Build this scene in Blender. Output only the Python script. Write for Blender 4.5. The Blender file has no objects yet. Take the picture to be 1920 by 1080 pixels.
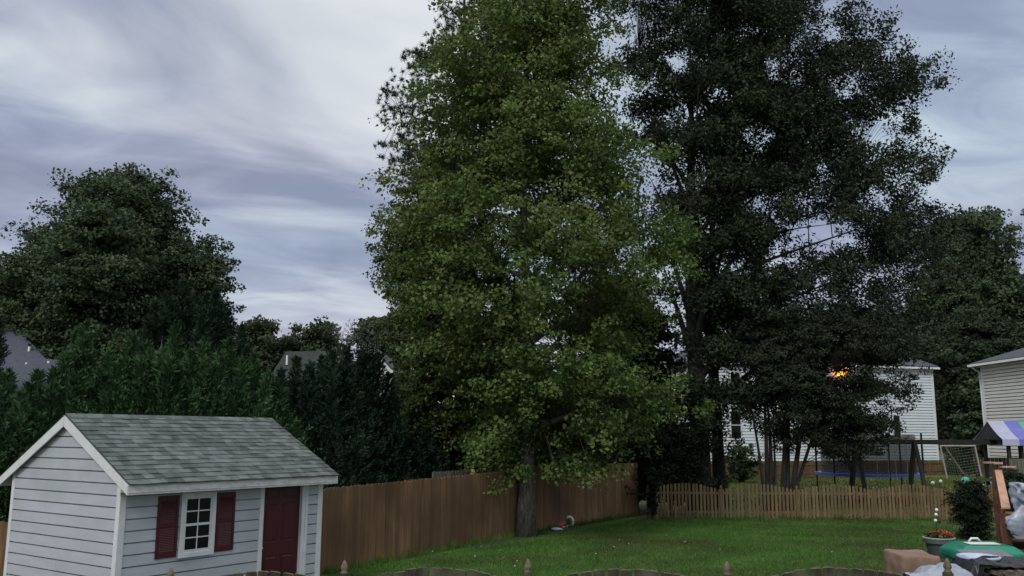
import bpy, math, random
import numpy as np
from mathutils import Vector, Matrix, noise as mnoise
R = math.radians
C = bpy.context.scene.collection
SC = bpy.context.scene

# ------------------------------------------------------------------ camera
FPX, PITCH, ROLL, CAMH = 1650.0, 0.165, 0.005, 2.95
cam_data = bpy.data.cameras.new('camera')
cam_data.sensor_width = 36.0
cam_data.lens = 36.0 * FPX / 1920.0
cam_data.clip_start = 0.1
cam_data.clip_end = 3000
cam = bpy.data.objects.new('camera', cam_data)
C.objects.link(cam)
cam.matrix_world = Matrix.Translation((0, 0, CAMH)) @ Matrix.Rotation(math.pi/2 + PITCH, 4, 'X') @ Matrix.Rotation(ROLL, 4, 'Z')
SC.camera = cam

# ------------------------------------------------------------------ exposure
SC.view_settings.view_transform = 'Standard'
SC.view_settings.look = 'None'
SC.view_settings.gamma = 1
SC.view_settings.exposure = 0.28
SC.cycles.max_bounces = 5
SC.cycles.diffuse_bounces = 3
SC.cycles.transmission_bounces = 3
SC.cycles.transparent_max_bounces = 6

# ------------------------------------------------------------------ sky
SUN_EL, SUN_AZ = 42.0, 205.0          # soft light through cloud, from behind the camera and to its left
world = bpy.data.worlds.new('World'); SC.world = world; world.use_nodes = True
nt = world.node_tree; nt.nodes.clear()
def wn(t, **k):
    n = nt.nodes.new(t)
    for a, b in k.items(): setattr(n, a, b)
    return n
def wl(a, b): nt.links.new(a, b)
def wmath(op, a, b=None, clamp=False):
    n = wn('ShaderNodeMath', operation=op); n.use_clamp = clamp
    for i, q in enumerate((a, b)):
        if q is None: continue
        if isinstance(q, (int, float)): n.inputs[i].default_value = q
        else: wl(q, n.inputs[i])
    return n.outputs[0]
def wramp(fac, stops):
    n = wn('ShaderNodeValToRGB'); wl(fac, n.inputs[0]); cr = n.color_ramp
    while len(cr.elements) < len(stops): cr.elements.new(.5)
    for e, (p, c) in zip(cr.elements, stops): e.position = p; e.color = (*c, 1)
    return n.outputs[0]
def wmix(fac, a, b, mode='MIX'):
    n = wn('ShaderNodeMixRGB', blend_type=mode)
    for i, q in enumerate((fac, a, b)):
        if isinstance(q, (int, float)): n.inputs[i].default_value = q
        elif isinstance(q, tuple): n.inputs[i].default_value = (*q, 1)
        else: wl(q, n.inputs[i])
    return n.outputs[0]
tc = wn('ShaderNodeTexCoord')
sx = wn('ShaderNodeSeparateXYZ'); wl(tc.outputs['Generated'], sx.inputs[0])
zz = wmath('ADD', wmath('MAXIMUM', sx.outputs[2], 0.0), 0.16)
px_ = wmath('DIVIDE', sx.outputs[0], zz); py_ = wmath('DIVIDE', sx.outputs[1], zz)
cb = wn('ShaderNodeCombineXYZ'); wl(px_, cb.inputs[0]); wl(py_, cb.inputs[1])
def cloud(rot, scl, scale, detail, rough, dist, off=(0, 0, 0)):
    m0 = wn('ShaderNodeMapping'); m0.inputs['Rotation'].default_value = (0, 0, R(rot)); m0.inputs['Location'].default_value = off
    wl(cb.outputs[0], m0.inputs[0])
    m1 = wn('ShaderNodeMapping'); m1.inputs['Scale'].default_value = scl; wl(m0.outputs[0], m1.inputs[0])
    t = wn('ShaderNodeTexNoise'); wl(m1.outputs[0], t.inputs['Vector'])
    t.inputs['Scale'].default_value = scale; t.inputs['Detail'].default_value = detail
    t.inputs['Roughness'].default_value = rough; t.inputs['Distortion'].default_value = dist
    return t.outputs[0]
n1 = cloud(-28, (0.7, 1.25, 1), 1.05, 7, 0.50, 0.8, (3.1, 0.4, 0))
n2 = cloud(-18, (1.0, 1.5, 1), 2.7, 7, 0.55, 0.9, (7.3, 2.2, 0))
n3 = cloud(10, (0.7, 0.9, 1), 0.6, 2, 0.5, 0.2, (1.3, 5.2, 0))
nn = wmath('ADD', wmath('MULTIPLY', n1, 0.6), wmath('MULTIPLY', n2, 0.4))
ccol = wramp(nn, [(0.36, (.225, .260, .350)), (0.45, (.285, .320, .420)), (0.515, (.355, .40, .485)), (0.59, (.45, .505, .56)), (0.68, (.58, .63, .65))])
tint = wramp(n3, [(0.38, (.93, .99, 1.03)), (0.62, (1.04, .985, 1.01))])
ccol = wmix(1.0, ccol, tint, 'MULTIPLY')
low = wramp(sx.outputs[2], [(0.02, (1, 1, 1)), (0.20, (0, 0, 0))])
lowf = wmath('MULTIPLY', low, 0.6)
ccol = wmix(lowf, ccol, (.53, .48, .56))
up = wramp(wmath('ADD', sx.outputs[2], wmath('MULTIPLY', wmath('SUBTRACT', n1, 0.5), 0.45)), [(0.46, (0, 0, 0)), (0.66, (1, 1, 1))])
ccol = wmix(wmath('MULTIPLY', up, 1.0), ccol, (.80, .82, .84))
vd = wn('ShaderNodeVectorMath', operation='DOT_PRODUCT'); wl(tc.outputs['Generated'], vd.inputs[0]); vd.inputs[1].default_value = Vector((-.21, .87, .45)).normalized()
pt_ = wramp(wmath('ADD', vd.outputs['Value'], wmath('MULTIPLY', wmath('SUBTRACT', n1, 0.5), 0.16)), [(0.955, (0, 0, 0)), (0.998, (1, 1, 1))])
ccol = wmix(wmath('MULTIPLY', pt_, 0.6), ccol, (.72, .74, .74))
top = wramp(sx.outputs[2], [(0.45, (1, 1, 1)), (0.95, (1.0, 1.0, 1.0))])
ccol = wmix(1.0, ccol, top, 'MULTIPLY')
sky = wn('ShaderNodeTexSky', sky_type='NISHITA'); sky.sun_disc = False
sky.sun_elevation = R(SUN_EL); sky.sun_rotation = R(SUN_AZ)
skyc = wmix(1.0, sky.outputs[0], (.09, .09, .09), 'MULTIPLY')
fin = wmix(0.94, skyc, ccol)
bg = wn('ShaderNodeBackground'); wl(fin, bg.inputs[0]); bg.inputs[1].default_value = 1.0
wo = wn('ShaderNodeOutputWorld'); wl(bg.outputs[0], wo.inputs[0])

# ------------------------------------------------------------------ sun (soft, overcast)
sl = bpy.data.lights.new('sun', 'SUN'); sl.energy = 1.25; sl.angle = R(18); sl.color = (1.0, .97, .93)
sun = bpy.data.objects.new('sun', sl); C.objects.link(sun)
sd = Vector((math.sin(R(SUN_AZ))*math.cos(R(SUN_EL)), math.cos(R(SUN_AZ))*math.cos(R(SUN_EL)), math.sin(R(SUN_EL))))
sun.rotation_euler = sd.to_track_quat('Z', 'Y').to_euler()

# ------------------------------------------------------------------ survey helpers: a sight line to a distance or to the ground
def ray(px, py):
    X, Y = (px-960)/FPX, (py-540)/FPX
    cr, sr = math.cos(ROLL), math.sin(ROLL)
    x, y = X*cr + Y*sr, -X*sr + Y*cr
    c, s = math.cos(PITCH), math.sin(PITCH)
    return Vector((x, c + y*s, s - y*c))
def at(px, py, Y):
    r = ray(px, py); return Vector((0, 0, CAMH)) + r*(Y/r.y)
def gnd(px, py):
    r = ray(px, py); return Vector((0, 0, CAMH)) + r*(-CAMH/r.z)

# ------------------------------------------------------------------ materials
def mat(name, c1, c2=None, scale=3.0, rough=0.7, island=0.0, stretch=(1, 1, 1), bump=0.0, bscale=None, spec=0.4,
        translucent=0.0, detail=4, metal=0.0, third=None, tscale=0.6, bdist=0.01, hue=0.0):
    m = bpy.data.materials.new(name); m.use_nodes = True
    t = m.node_tree; t.nodes.clear()
    N = t.nodes.new; L = t.links.new
    out = N('ShaderNodeOutputMaterial'); b = N('ShaderNodeBsdfPrincipled')
    b.inputs['Roughness'].default_value = rough; b.inputs['Specular IOR Level'].default_value = spec
    b.inputs['Metallic'].default_value = metal
    tcn = N('ShaderNodeTexCoord'); mp = N('ShaderNodeMapping'); mp.inputs['Scale'].default_value = stretch
    L(tcn.outputs['Object'], mp.inputs[0])
    ns = N('ShaderNodeTexNoise'); ns.inputs['Scale'].default_value = scale; ns.inputs['Detail'].default_value = detail
    ns.inputs['Roughness'].default_value = 0.6
    L(mp.outputs[0], ns.inputs['Vector'])
    rp = N('ShaderNodeValToRGB'); rp.color_ramp.elements[0].position = .33; rp.color_ramp.elements[1].position = .67
    rp.color_ramp.elements[0].color = (*c1, 1); rp.color_ramp.elements[1].color = (*(c2 or c1), 1)
    L(ns.outputs[0], rp.inputs[0]); col = rp.outputs[0]
    if third:
        n2_ = N('ShaderNodeTexNoise'); n2_.inputs['Scale'].default_value = tscale; n2_.inputs['Detail'].default_value = 3
        L(tcn.outputs['Object'], n2_.inputs['Vector'])
        r2 = N('ShaderNodeValToRGB'); r2.color_ramp.elements[0].position = .45; r2.color_ramp.elements[1].position = .68
        L(n2_.outputs[0], r2.inputs[0])
        mx = N('ShaderNodeMixRGB'); L(r2.outputs[0], mx.inputs[0]); L(col, mx.inputs[1]); mx.inputs[2].default_value = (*third, 1)
        col = mx.outputs[0]
    if island:
        g = N('ShaderNodeNewGeometry'); hs = N('ShaderNodeHueSaturation')
        mr = N('ShaderNodeMapRange'); mr.inputs['To Min'].default_value = 1-island; mr.inputs['To Max'].default_value = 1+island
        L(g.outputs['Random Per Island'], mr.inputs[0]); L(mr.outputs[0], hs.inputs['Value'])
        if hue:
            mm = N('ShaderNodeMath'); mm.operation = 'MULTIPLY'; mm.inputs[1].default_value = 7.77; L(g.outputs['Random Per Island'], mm.inputs[0])
            fr = N('ShaderNodeMath'); fr.operation = 'FRACT'; L(mm.outputs[0], fr.inputs[0])
            mh = N('ShaderNodeMapRange'); mh.inputs['To Min'].default_value = .5-hue; mh.inputs['To Max'].default_value = .5+hue
            L(fr.outputs[0], mh.inputs[0]); L(mh.outputs[0], hs.inputs['Hue'])
        L(col, hs.inputs['Color']); col = hs.outputs[0]
    L(col, b.inputs['Base Color'])
    if bump:
        nb = N('ShaderNodeTexNoise'); nb.inputs['Scale'].default_value = bscale or scale*3; nb.inputs['Detail'].default_value = 5
        L(mp.outputs[0], nb.inputs['Vector'])
        bp = N('ShaderNodeBump'); bp.inputs['Strength'].default_value = bump; bp.inputs['Distance'].default_value = bdist
        L(nb.outputs[0], bp.inputs['Height']); L(bp.outputs[0], b.inputs['Normal'])
    if translucent:
        tr = N('ShaderNodeBsdfTranslucent'); L(col, tr.inputs['Color'])
        mxs = N('ShaderNodeMixShader'); mxs.inputs[0].default_value = translucent
        L(b.outputs[0], mxs.inputs[1]); L(tr.outputs[0], mxs.inputs[2]); L(mxs.outputs[0], out.inputs[0])
    else:
        L(b.outputs[0], out.inputs[0])
    return m
M = {}
M['siding'] = mat('grey_vinyl_siding', (.40, .43, .47), (.46, .485, .52), 1.6, .5, island=.03, third=(.38, .41, .42), tscale=1.3, bump=.15, bscale=40, stretch=(1, 1, 6))
M['trim'] = mat('white_trim_paint', (.58, .60, .61), (.68, .69, .70), 5, .5, bump=.1, bscale=30)
M['trim_worn'] = mat('worn_white_paint', (.46, .46, .44), (.66, .66, .65), 7, .6, stretch=(1, 1, 3), bump=.2)
M['burgundy'] = mat('burgundy_paint', (.048, .0045, .009), (.062, .0055, .011), 4, .45, bump=.1)
M['shingle'] = mat('grey_green_shingle', (.072, .088, .084), (.135, .158, .152), 5, .9, island=.38, bump=.5, bscale=90, hue=.02)
M['glass'] = mat('dark_window_glass', (.006, .008, .010), (.012, .014, .016), 2, .12, spec=.25)
M['cedar'] = mat('brown_stained_boards', (.128, .072, .034), (.230, .136, .068), 2.0, .8, island=.22, stretch=(6, 6, .5), bump=.4, third=(.10, .055, .028), tscale=.5)
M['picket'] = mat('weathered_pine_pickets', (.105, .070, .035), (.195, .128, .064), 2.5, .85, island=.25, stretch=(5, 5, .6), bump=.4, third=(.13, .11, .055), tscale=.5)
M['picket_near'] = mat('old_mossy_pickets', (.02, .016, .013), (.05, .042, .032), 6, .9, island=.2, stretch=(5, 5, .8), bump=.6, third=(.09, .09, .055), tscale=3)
M['finial_wood'] = mat('weathered_tan_finial', (.09, .07, .05), (.20, .165, .12), 12, .9, bump=.5)
M['greywood'] = mat('silver_weathered_boards', (.10, .105, .10), (.20, .205, .20), 3, .9, island=.2, stretch=(5, 5, .5), bump=.4)
M['yellowwood'] = mat('fresh_pine_post', (.55, .40, .18), (.62, .46, .22), 3, .8)
M['darkwood'] = mat('dark_swing_timber', (.012, .011, .010), (.028, .024, .020), 4, .8, stretch=(1, 1, 4), bump=.3)
M['greenwood'] = mat('greenish_treated_boards', (.075, .08, .055), (.14, .14, .10), 4, .85, island=.2, stretch=(5, 5, .6), bump=.3)
M['deckwood'] = mat('reddish_brown_deck_stain', (.12, .05, .03), (.18, .08, .05), 4, .7, stretch=(1, 1, 3), bump=.3)
M['caprail'] = mat('faded_deck_cap', (.42, .22, .15), (.56, .34, .25), 5, .7, stretch=(3, 1, 1), bump=.3)
M['maple_bark'] = mat('grey_maple_bark', (.05, .045, .035), (.19, .18, .155), 9, .95, stretch=(2.2, 2.2, .55), bump=1.0, bscale=14, bdist=.05)
M['oak_bark'] = mat('dark_oak_bark', (.016, .014, .012), (.05, .045, .04), 6, .95, stretch=(2, 2, .4), bump=.8, bscale=14, bdist=.05)
M['grey_bark'] = mat('pale_dead_bark', (.10, .09, .08), (.20, .185, .165), 6, .95, stretch=(2, 2, .4), bump=.6)
def leafmat(n, c1, c2, isl=.35, tr=.25, hue=.02, rough=.75, sc=1.2, third=None, spec=.12):
    return mat(n, c1, c2, sc, rough, island=isl, translucent=tr, hue=hue, spec=spec, third=third, tscale=.35, detail=2)
M['maple_leaf'] = leafmat('maple_leaf', (.052, .098, .026), (.150, .210, .066), hue=.022, third=(.130, .160, .052))
M['olive_leaf'] = leafmat('olive_leaf', (.050, .078, .026), (.095, .12, .040), hue=.025)
M['oak_leaf'] = leafmat('oak_leaf', (.022, .036, .018), (.048, .068, .036), hue=.02, tr=.10)
M['oak_leaf_blue'] = leafmat('oak_leaf_bluish', (.026, .038, .024), (.056, .074, .048), hue=.015, tr=.10)
M['myrtle_leaf'] = leafmat('myrtle_leaf', (.020, .032, .018), (.046, .060, .034), hue=.03, tr=.12, third=(.040, .048, .032))
M['pine_needle'] = leafmat('pine_needle', (.022, .034, .022), (.04, .055, .036), tr=.05)
M['cypress'] = leafmat('cypress_spray', (.027, .062, .027), (.054, .108, .042), tr=.12, hue=.02, sc=.7, isl=.5)
M['cypress_dark'] = leafmat('dark_cypress_spray', (.014, .030, .019), (.03, .055, .032), tr=.1, hue=.015, sc=.7, isl=.5)
M['far_leaf'] = leafmat('far_leaf', (.035, .052, .028), (.07, .09, .045), tr=.15, sc=.4)
M['left_leaf'] = leafmat('left_wood_leaf', (.040, .066, .034), (.080, .114, .056), tr=.15, sc=.5)
M['green_leaf'] = leafmat('fresh_green_leaf', (.022, .062, .020), (.045, .10, .032), tr=.2)
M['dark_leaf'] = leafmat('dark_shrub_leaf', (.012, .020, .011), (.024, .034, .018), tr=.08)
M['grass_blade'] = mat('grass_blade', (.055, .135, .022), (.115, .225, .045), .6, .7, island=.35, translucent=.25, hue=.02, spec=.2, third=(.075, .085, .028), tscale=.22)
M['grass_far'] = mat('grass_blade_pale', (.08, .115, .028), (.14, .17, .045), .5, .7, island=.3, translucent=.2, spec=.2)  # paler, yellower blades for the neighbouring yard
M['lawn'] = mat('lawn_soil_and_thatch', (.026, .075, .012), (.055, .13, .020), .8, .95, bump=.8, bscale=25, bdist=.03, third=(.05, .045, .022), tscale=.25, detail=8)
M['lawn_far'] = mat('neighbour_lawn', (.07, .10, .026), (.12, .145, .042), .6, .95, bump=.6, bscale=12, third=(.17, .15, .06), tscale=.12)
M['white_siding'] = mat('white_siding', (.66, .72, .76), (.72, .77, .80), 2, .5, spec=.3)
M['beige_siding'] = mat('beige_siding', (.62, .61, .57), (.68, .67, .64), 2, .55)
M['brick'] = mat('red_brick_base', (.10, .035, .025), (.16, .06, .04), 8, .9)
M['roof_dark'] = mat('charcoal_roof', (.05, .055, .07), (.085, .09, .11), 3, .9, stretch=(1, 1, 12), bump=.5, bscale=20)
M['roof_dim'] = mat('dark_greenish_roof', (.022, .028, .026), (.035, .042, .040), 3, .9)  # even dark greenish tone, darker than the other roofs
M['roof_blue'] = mat('blue_grey_roof', (.050, .058, .078), (.082, .092, .118), 3.5, .9, stretch=(1, 1, 14), bump=.6, bscale=18)
M['white'] = mat('white_plastic', (.75, .75, .74), (.8, .8, .8), 4, .4)
M['blue_pad'] = mat('blue_trampoline_pad', (.04, .10, .42), (.09, .19, .62), 2, .45)
M['black'] = mat('black_frame', (.010, .010, .011), (.018, .018, .02), 5, .5)
M['mat_black'] = mat('trampoline_mat', (.02, .02, .024), (.03, .03, .034), 3, .8)
M['lilac'] = mat('lilac_canvas', (.38, .38, .52), (.46, .46, .60), 3, .7)
M['royal'] = mat('blue_canvas', (.13, .14, .44), (.17, .18, .52), 3, .7)
M['mint'] = mat('mint_canvas', (.07, .35, .20), (.11, .43, .26), 3, .7)
M['planter'] = mat('grey_planter', (.055, .06, .07), (.09, .095, .105), 5, .6)
M['planter_rim'] = mat('pale_planter_rim', (.30, .31, .33), (.42, .42, .44), 5, .6)
M['red_flower'] = mat('red_flower', (.35, .035, .03), (.50, .08, .05), 5, .6, island=.3)
M['yellow_flower'] = mat('pale_yellow_flower', (.75, .72, .40), (.8, .8, .6), 5, .6)
M['bin_green'] = mat('green_plastic', (.01, .16, .10), (.02, .24, .15), 3, .35)
M['bin_dark'] = mat('dark_grey_plastic', (.02, .022, .026), (.035, .038, .045), 3, .4)
M['grey_panel'] = mat('grey_purple_plastic', (.16, .15, .18), (.22, .21, .24), 3, .35)
M['paleblue'] = mat('pale_blue_plastic', (.38, .48, .66), (.52, .60, .74), 3, .35)
M['tan_cloth'] = mat('tan_cover_cloth', (.20, .125, .09), (.27, .175, .13), 4, .85, bump=.3, bscale=30)
M['poly'] = mat('pale_grey_plastic_sheet', (.24, .27, .33), (.42, .46, .54), 3.5, .3, bump=.5, bscale=6, bdist=.03)
M['black_tarp'] = mat('black_tarp', (.008, .008, .01), (.02, .02, .024), 4, .35, bump=.6, bscale=9, bdist=.03)
M['log'] = mat('split_firewood', (.03, .025, .02), (.16, .13, .10), 12, .9, island=.6)
M['rolled'] = mat('cream_rolled_mat', (.30, .27, .20), (.40, .36, .28), 6, .8)
M['teal'] = mat('teal_rubber', (.10, .42, .38), (.14, .50, .45), 4, .5)
M['net'] = mat('net_cord', (.16, .15, .15), (.25, .24, .23), 4, .8)
M['metal'] = mat('dull_metal', (.45, .45, .45), (.55, .55, .55), 4, .35, metal=.8)
M['dirt_wood'] = mat('weathered_pole', (.33, .31, .27), (.45, .43, .38), 6, .8)
M['orange_glow'] = bpy.data.materials.new('orange_emission'); M['orange_glow'].use_nodes = True
_b = M['orange_glow'].node_tree.nodes['Principled BSDF']; _b.inputs['Emission Color'].default_value = (1, .33, .06, 1); _b.inputs['Emission Strength'].default_value = 2.2
_b.inputs['Base Color'].default_value = (.8, .4, .1, 1)
# see-through safety netting: half the threads are open air
_m = bpy.data.materials.new('black_safety_net'); _m.use_nodes = True; _t = _m.node_tree
_p = _t.nodes['Principled BSDF']; _p.inputs['Base Color'].default_value = (.012, .012, .014, 1); _p.inputs['Alpha'].default_value = .6
M['safety_net'] = _m

# ------------------------------------------------------------------ objects
ORG = {}
def tag(o, label=None, cat=None, group=None, kind=None):
    if label: o['label'] = label
    if cat: o['category'] = cat
    if group: o['group'] = group
    if kind: o['kind'] = kind
    return o
def thing(name, loc, label, cat, group=None):
    o = bpy.data.objects.new(name, None); C.objects.link(o); o.empty_display_size = .2
    o.location = loc; ORG[o.name] = Vector(loc)
    return tag(o, label, cat, group)
class MB:
    def __init__(s): s.v = []; s.f = []
    def add(s, vs, fs):
        n = len(s.v); s.v += [tuple(p) for p in vs]; s.f += [tuple(i+n for i in f) for f in fs]; return s
    def quad(s, a, b, c, d): return s.add([a, b, c, d], [(0, 1, 2, 3)])
    def box(s, o, ax, ay, az):
        o, ax, ay, az = map(Vector, (o, ax, ay, az))
        p = [o, o+ax, o+ax+ay, o+ay, o+az, o+ax+az, o+ax+ay+az, o+ay+az]
        return s.add(p, [(0, 3, 2, 1), (4, 5, 6, 7), (0, 1, 5, 4), (1, 2, 6, 5), (2, 3, 7, 6), (3, 0, 4, 7)])
    def cbox(s, c, sx_, sy_, sz_, rz=0.0):
        c = Vector(c); u = Vector((math.cos(rz), math.sin(rz), 0)); w = Vector((-math.sin(rz), math.cos(rz), 0))
        return s.box(c - u*sx_/2 - w*sy_/2 - Vector((0, 0, sz_/2)), u*sx_, w*sy_, Vector((0, 0, sz_)))
    def prism(s, pts, off):
        n = len(pts); off = Vector(off); P = [Vector(p) for p in pts]
        return s.add(P + [p+off for p in P], [tuple(range(n-1, -1, -1)), tuple(range(n, 2*n))] + [(i, (i+1) % n, (i+1) % n+n, i+n) for i in range(n)])
    def tube(s, pts, rad, n=6, cap=True):
        P = [Vector(p) for p in pts]; base = len(s.v)
        if isinstance(rad, (int, float)): rad = [rad]*len(P)
        prev = None
        for i, p in enumerate(P):
            d = (P[min(i+1, len(P)-1)] - P[max(i-1, 0)]).normalized()
            if prev is None: u = d.cross(Vector((0, 0, 1)) if abs(d.z) < .9 else Vector((1, 0, 0))).normalized()
            else:
                u = (prev - d*prev.dot(d)); u = u.normalized() if u.length > 1e-6 else d.orthogonal().normalized()
            prev = u; w = d.cross(u)
            for k in range(n):
                a = 2*math.pi*k/n; s.v.append(tuple(p + (u*math.cos(a) + w*math.sin(a))*rad[i]))
        for i in range(len(P)-1):
            for k in range(n):
                a, b = base+i*n+k, base+i*n+(k+1) % n; s.f.append((a, b, b+n, a+n))
        if cap:
            s.f.append(tuple(base+k for k in range(n-1, -1, -1))); s.f.append(tuple(base+(len(P)-1)*n+k for k in range(n)))
        return s
    def lathe(s, c, prof, n=20):
        c = Vector(c); base = len(s.v)
        for r, z in prof:
            for k in range(n):
                a = 2*math.pi*k/n; s.v.append(tuple(c + Vector((r*math.cos(a), r*math.sin(a), z))))
        for i in range(len(prof)-1):
            for k in range(n):
                a, b = base+i*n+k, base+i*n+(k+1) % n; s.f.append((a, b, b+n, a+n))
        s.f.append(tuple(base+k for k in range(n-1, -1, -1))); s.f.append(tuple(base+(len(prof)-1)*n+k for k in range(n)))
        return s
    def ball(s, c, r, n=12, m=8, sc=(1, 1, 1)):
        c = Vector(c); base = len(s.v)
        for i in range(1, m):
            t = math.pi*i/m
            for k in range(n):
                a = 2*math.pi*k/n; s.v.append(tuple(c + Vector((r*sc[0]*math.sin(t)*math.cos(a), r*sc[1]*math.sin(t)*math.sin(a), r*sc[2]*math.cos(t)))))
        s.v.append(tuple(c+Vector((0, 0, r*sc[2])))); s.v.append(tuple(c-Vector((0, 0, r*sc[2])))); T, B = len(s.v)-2, len(s.v)-1
        for i in range(m-2):
            for k in range(n):
                a, b = base+i*n+k, base+i*n+(k+1) % n; s.f.append((a, a+n, b+n, b))
        for k in range(n):
            s.f.append((T, base+k, base+(k+1) % n)); s.f.append((B, base+(m-2)*n+(k+1) % n, base+(m-2)*n+k))
        return s
    def build(s, name, m, parent=None, smooth=False, bevel=0.0, loc=None):
        me = bpy.data.meshes.new(name)
        o = bpy.data.objects.new(name, me); C.objects.link(o)
        org = ORG[parent.name] if parent else (Vector(loc) if loc is not None else Vector((0, 0, 0)))
        if s.v:
            V = np.array(s.v, float) - np.array(org); me.from_pydata(V.tolist(), [], s.f); me.update()
        if parent: o.parent = parent
        else: o.location = org
        ORG[o.name] = org.copy()
        me.materials.append(M[m] if isinstance(m, str) else m)
        if smooth: me.polygons.foreach_set('use_smooth', [True]*len(me.polygons))
        if bevel:
            b = o.modifiers.new('bevel', 'BEVEL'); b.width = bevel; b.segments = 2; b.limit_method = 'ANGLE'
        return o
def npmesh(name, V, k, m, parent=None, loc=None, smooth=False):
    """V: (N*k,3) array, every k rows one face"""
    me = bpy.data.meshes.new(name); o = bpy.data.objects.new(name, me); C.objects.link(o)
    org = ORG[parent.name] if parent else (Vector(loc) if loc is not None else Vector((0, 0, 0)))
    V = (np.asarray(V) - np.array(org)).astype(np.float32); n = len(V)
    me.vertices.add(n); me.vertices.foreach_set('co', V.ravel())
    me.loops.add(n); me.loops.foreach_set('vertex_index', np.arange(n, dtype=np.int32))
    me.polygons.add(n//k); me.polygons.foreach_set('loop_start', np.arange(0, n, k, dtype=np.int32))
    me.polygons.foreach_set('loop_total', np.full(n//k, k, dtype=np.int32))
    me.update(calc_edges=True); me.materials.append(M[m])
    if parent: o.parent = parent
    else: o.location = org
    ORG[o.name] = org.copy()
    return o

# ------------------------------------------------------------------ ground
def sheet(name, pts, z, m, div=1):
    b = MB(); b.add([(x, y, z) for x, y in pts], [tuple(range(len(pts)))])
    o = b.build(name, m); tag(o, kind='structure'); return o
sheet('ground', [(-900, -300), (900, -300), (900, 1500), (-900, 1500)], 0, 'lawn_far')
YF = 32.2                                                   # line of the far picket fence
sheet('lawn', [(-9, 2), (16, 2), (16, YF), (3.5, YF), (-11.5, 9.5)], .004, 'lawn')
rng = np.random.default_rng(5)
def blades(name, n, x0, x1, y0, y1, h0, h1, w, m, keep, pw=1.0):
    y = y0 + (y1-y0)*rng.random(n)**pw; x = x0 + (x1-x0)*rng.random(n); k = keep(x, y); x, y = x[k], y[k]; n = len(x)
    a = rng.random(n)*math.pi; h = h0 + (h1-h0)*rng.random(n)
    cl = np.array([mnoise.noise(Vector((px*.9, py*.9, 0))) for px, py in zip(x, y)]); h = h*(1+.45*cl)
    lx, ly = rng.normal(0, .35, n)*h, rng.normal(0, .35, n)*h
    V = np.empty((n, 3, 3)); dx, dy = np.cos(a)*w, np.sin(a)*w
    V[:, 0] = np.c_[x-dx, y-dy, np.zeros(n)]; V[:, 1] = np.c_[x+dx, y+dy, np.zeros(n)]; V[:, 2] = np.c_[x+lx, y+ly, h]
    o = npmesh(name, V.reshape(-1, 3), 3, m)
    return o
def fringe(n, A, B, h0, h1, off):
    u = rng.random(n); o_ = rng.random(n)**2*off; A, B = np.array(A[:2]), np.array(B[:2]); d = (B-A)/np.linalg.norm(B-A); nn_ = np.array([d[1], -d[0]])
    P = A + (B-A)*u[:, None] + nn_*o_[:, None]; h = h0+(h1-h0)*rng.random(n)**2*(1+.8*np.sin(u*37)*np.sin(u*91)); a = rng.random(n)*math.pi
    V = np.empty((n, 3, 3)); V[:, 0] = np.c_[P[:, 0]-np.cos(a)*.008, P[:, 1]-np.sin(a)*.008, np.zeros(n)]; V[:, 1] = np.c_[P[:, 0]+np.cos(a)*.008, P[:, 1]+np.sin(a)*.008, np.zeros(n)]
    V[:, 2] = np.c_[P[:, 0]+rng.normal(0, .3, n)*h, P[:, 1]+rng.normal(0, .3, n)*h, h]; return V.reshape(-1, 3)
fr = np.concatenate([fringe(5000, gnd(604, 1077), gnd(968, 1004), .05, .22, .22), fringe(3500, gnd(968, 1004), gnd(1197, 966), .05, .2, .2), fringe(6000, (5.2, YF-.03), (19, YF-.03), .05, .2, .25)])
o = npmesh('tall_grass', fr, 3, 'grass_blade'); tag(o, 'ragged uncut grass along the feet of the fences', 'grass', kind='stuff')
fence_x = lambda y: 4.55 + (y-YF)*.66
g1 = blades('grass', 230000, -5, 14.5, 12.5, YF, .035, .075, .011, 'grass_blade', lambda x, y: (x > fence_x(y)+.05) & (x < y*.62+.5), 1.1)
tag(g1, 'short mown green grass of the fenced back yard', 'grass', kind='stuff')
g2 = blades('grass', 60000, 5, 42, YF+.2, 66, .05, .12, .035, 'grass_far', lambda x, y: (x > y*.2) & (x < y*.62))
tag(g2, 'pale green grass of the neighbouring yard beyond the picket fence', 'grass', kind='stuff')

# ------------------------------------------------------------------ shed
Z = Vector((0, 0, 1))
sa = .609
SF = Vector((math.sin(sa), math.cos(sa), 0)); SG = Vector((-math.cos(sa), math.sin(sa), 0)); SCn = Vector((-5.531, 12.813, 0))
SL, SW, ZR, ZE, OV = 3.788, 3.024, 3.225, 2.24, .32
shed = thing('garden_shed', SCn, 'grey siding garden shed with burgundy door and shutters under a grey shingle gable roof', 'shed')
def siding(b, O, U, Nn, segs, z0, z1, lap, off=0.0, lip=.028, gf=.875):
    """lapped boards: segs(zb, zt) -> list of (ub, ub2, ut, ut2)"""
    z = z0
    while z < z1 - 1e-4:
        zt = min(z+lap, z1)
        for (a0, a1, t0, t1) in segs(z, zt):
            lo, hi = off+lip, off-lip*.7
            f = gf; m_ = z + (zt-z)*f
            A0, A1 = a0+(t0-a0)*f, a1+(t1-a1)*f
            P = lambda u, zz_, d: O + U*u + Nn*d + Z*zz_
            b.quad(P(a0, z, lo), P(a1, z, lo), P(A1, m_, lo-.005), P(A0, m_, lo-.005))
            b.quad(P(A0, m_, lo-.005), P(A1, m_, lo-.005), P(A1, m_+.002, hi), P(A0, m_+.002, hi))
            b.quad(P(A0, m_+.002, hi), P(A1, m_+.002, hi), P(t1, zt, hi), P(t0, zt, hi))
            b.quad(P(a0, z, hi), P(a1, z, hi), P(a1, z, lo), P(a0, z, lo))
        z = zt
K = .1655; ZB = 1.902 - 11*K + .003
SLP = (ZR-ZE)/(SW/2+OV)
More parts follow.
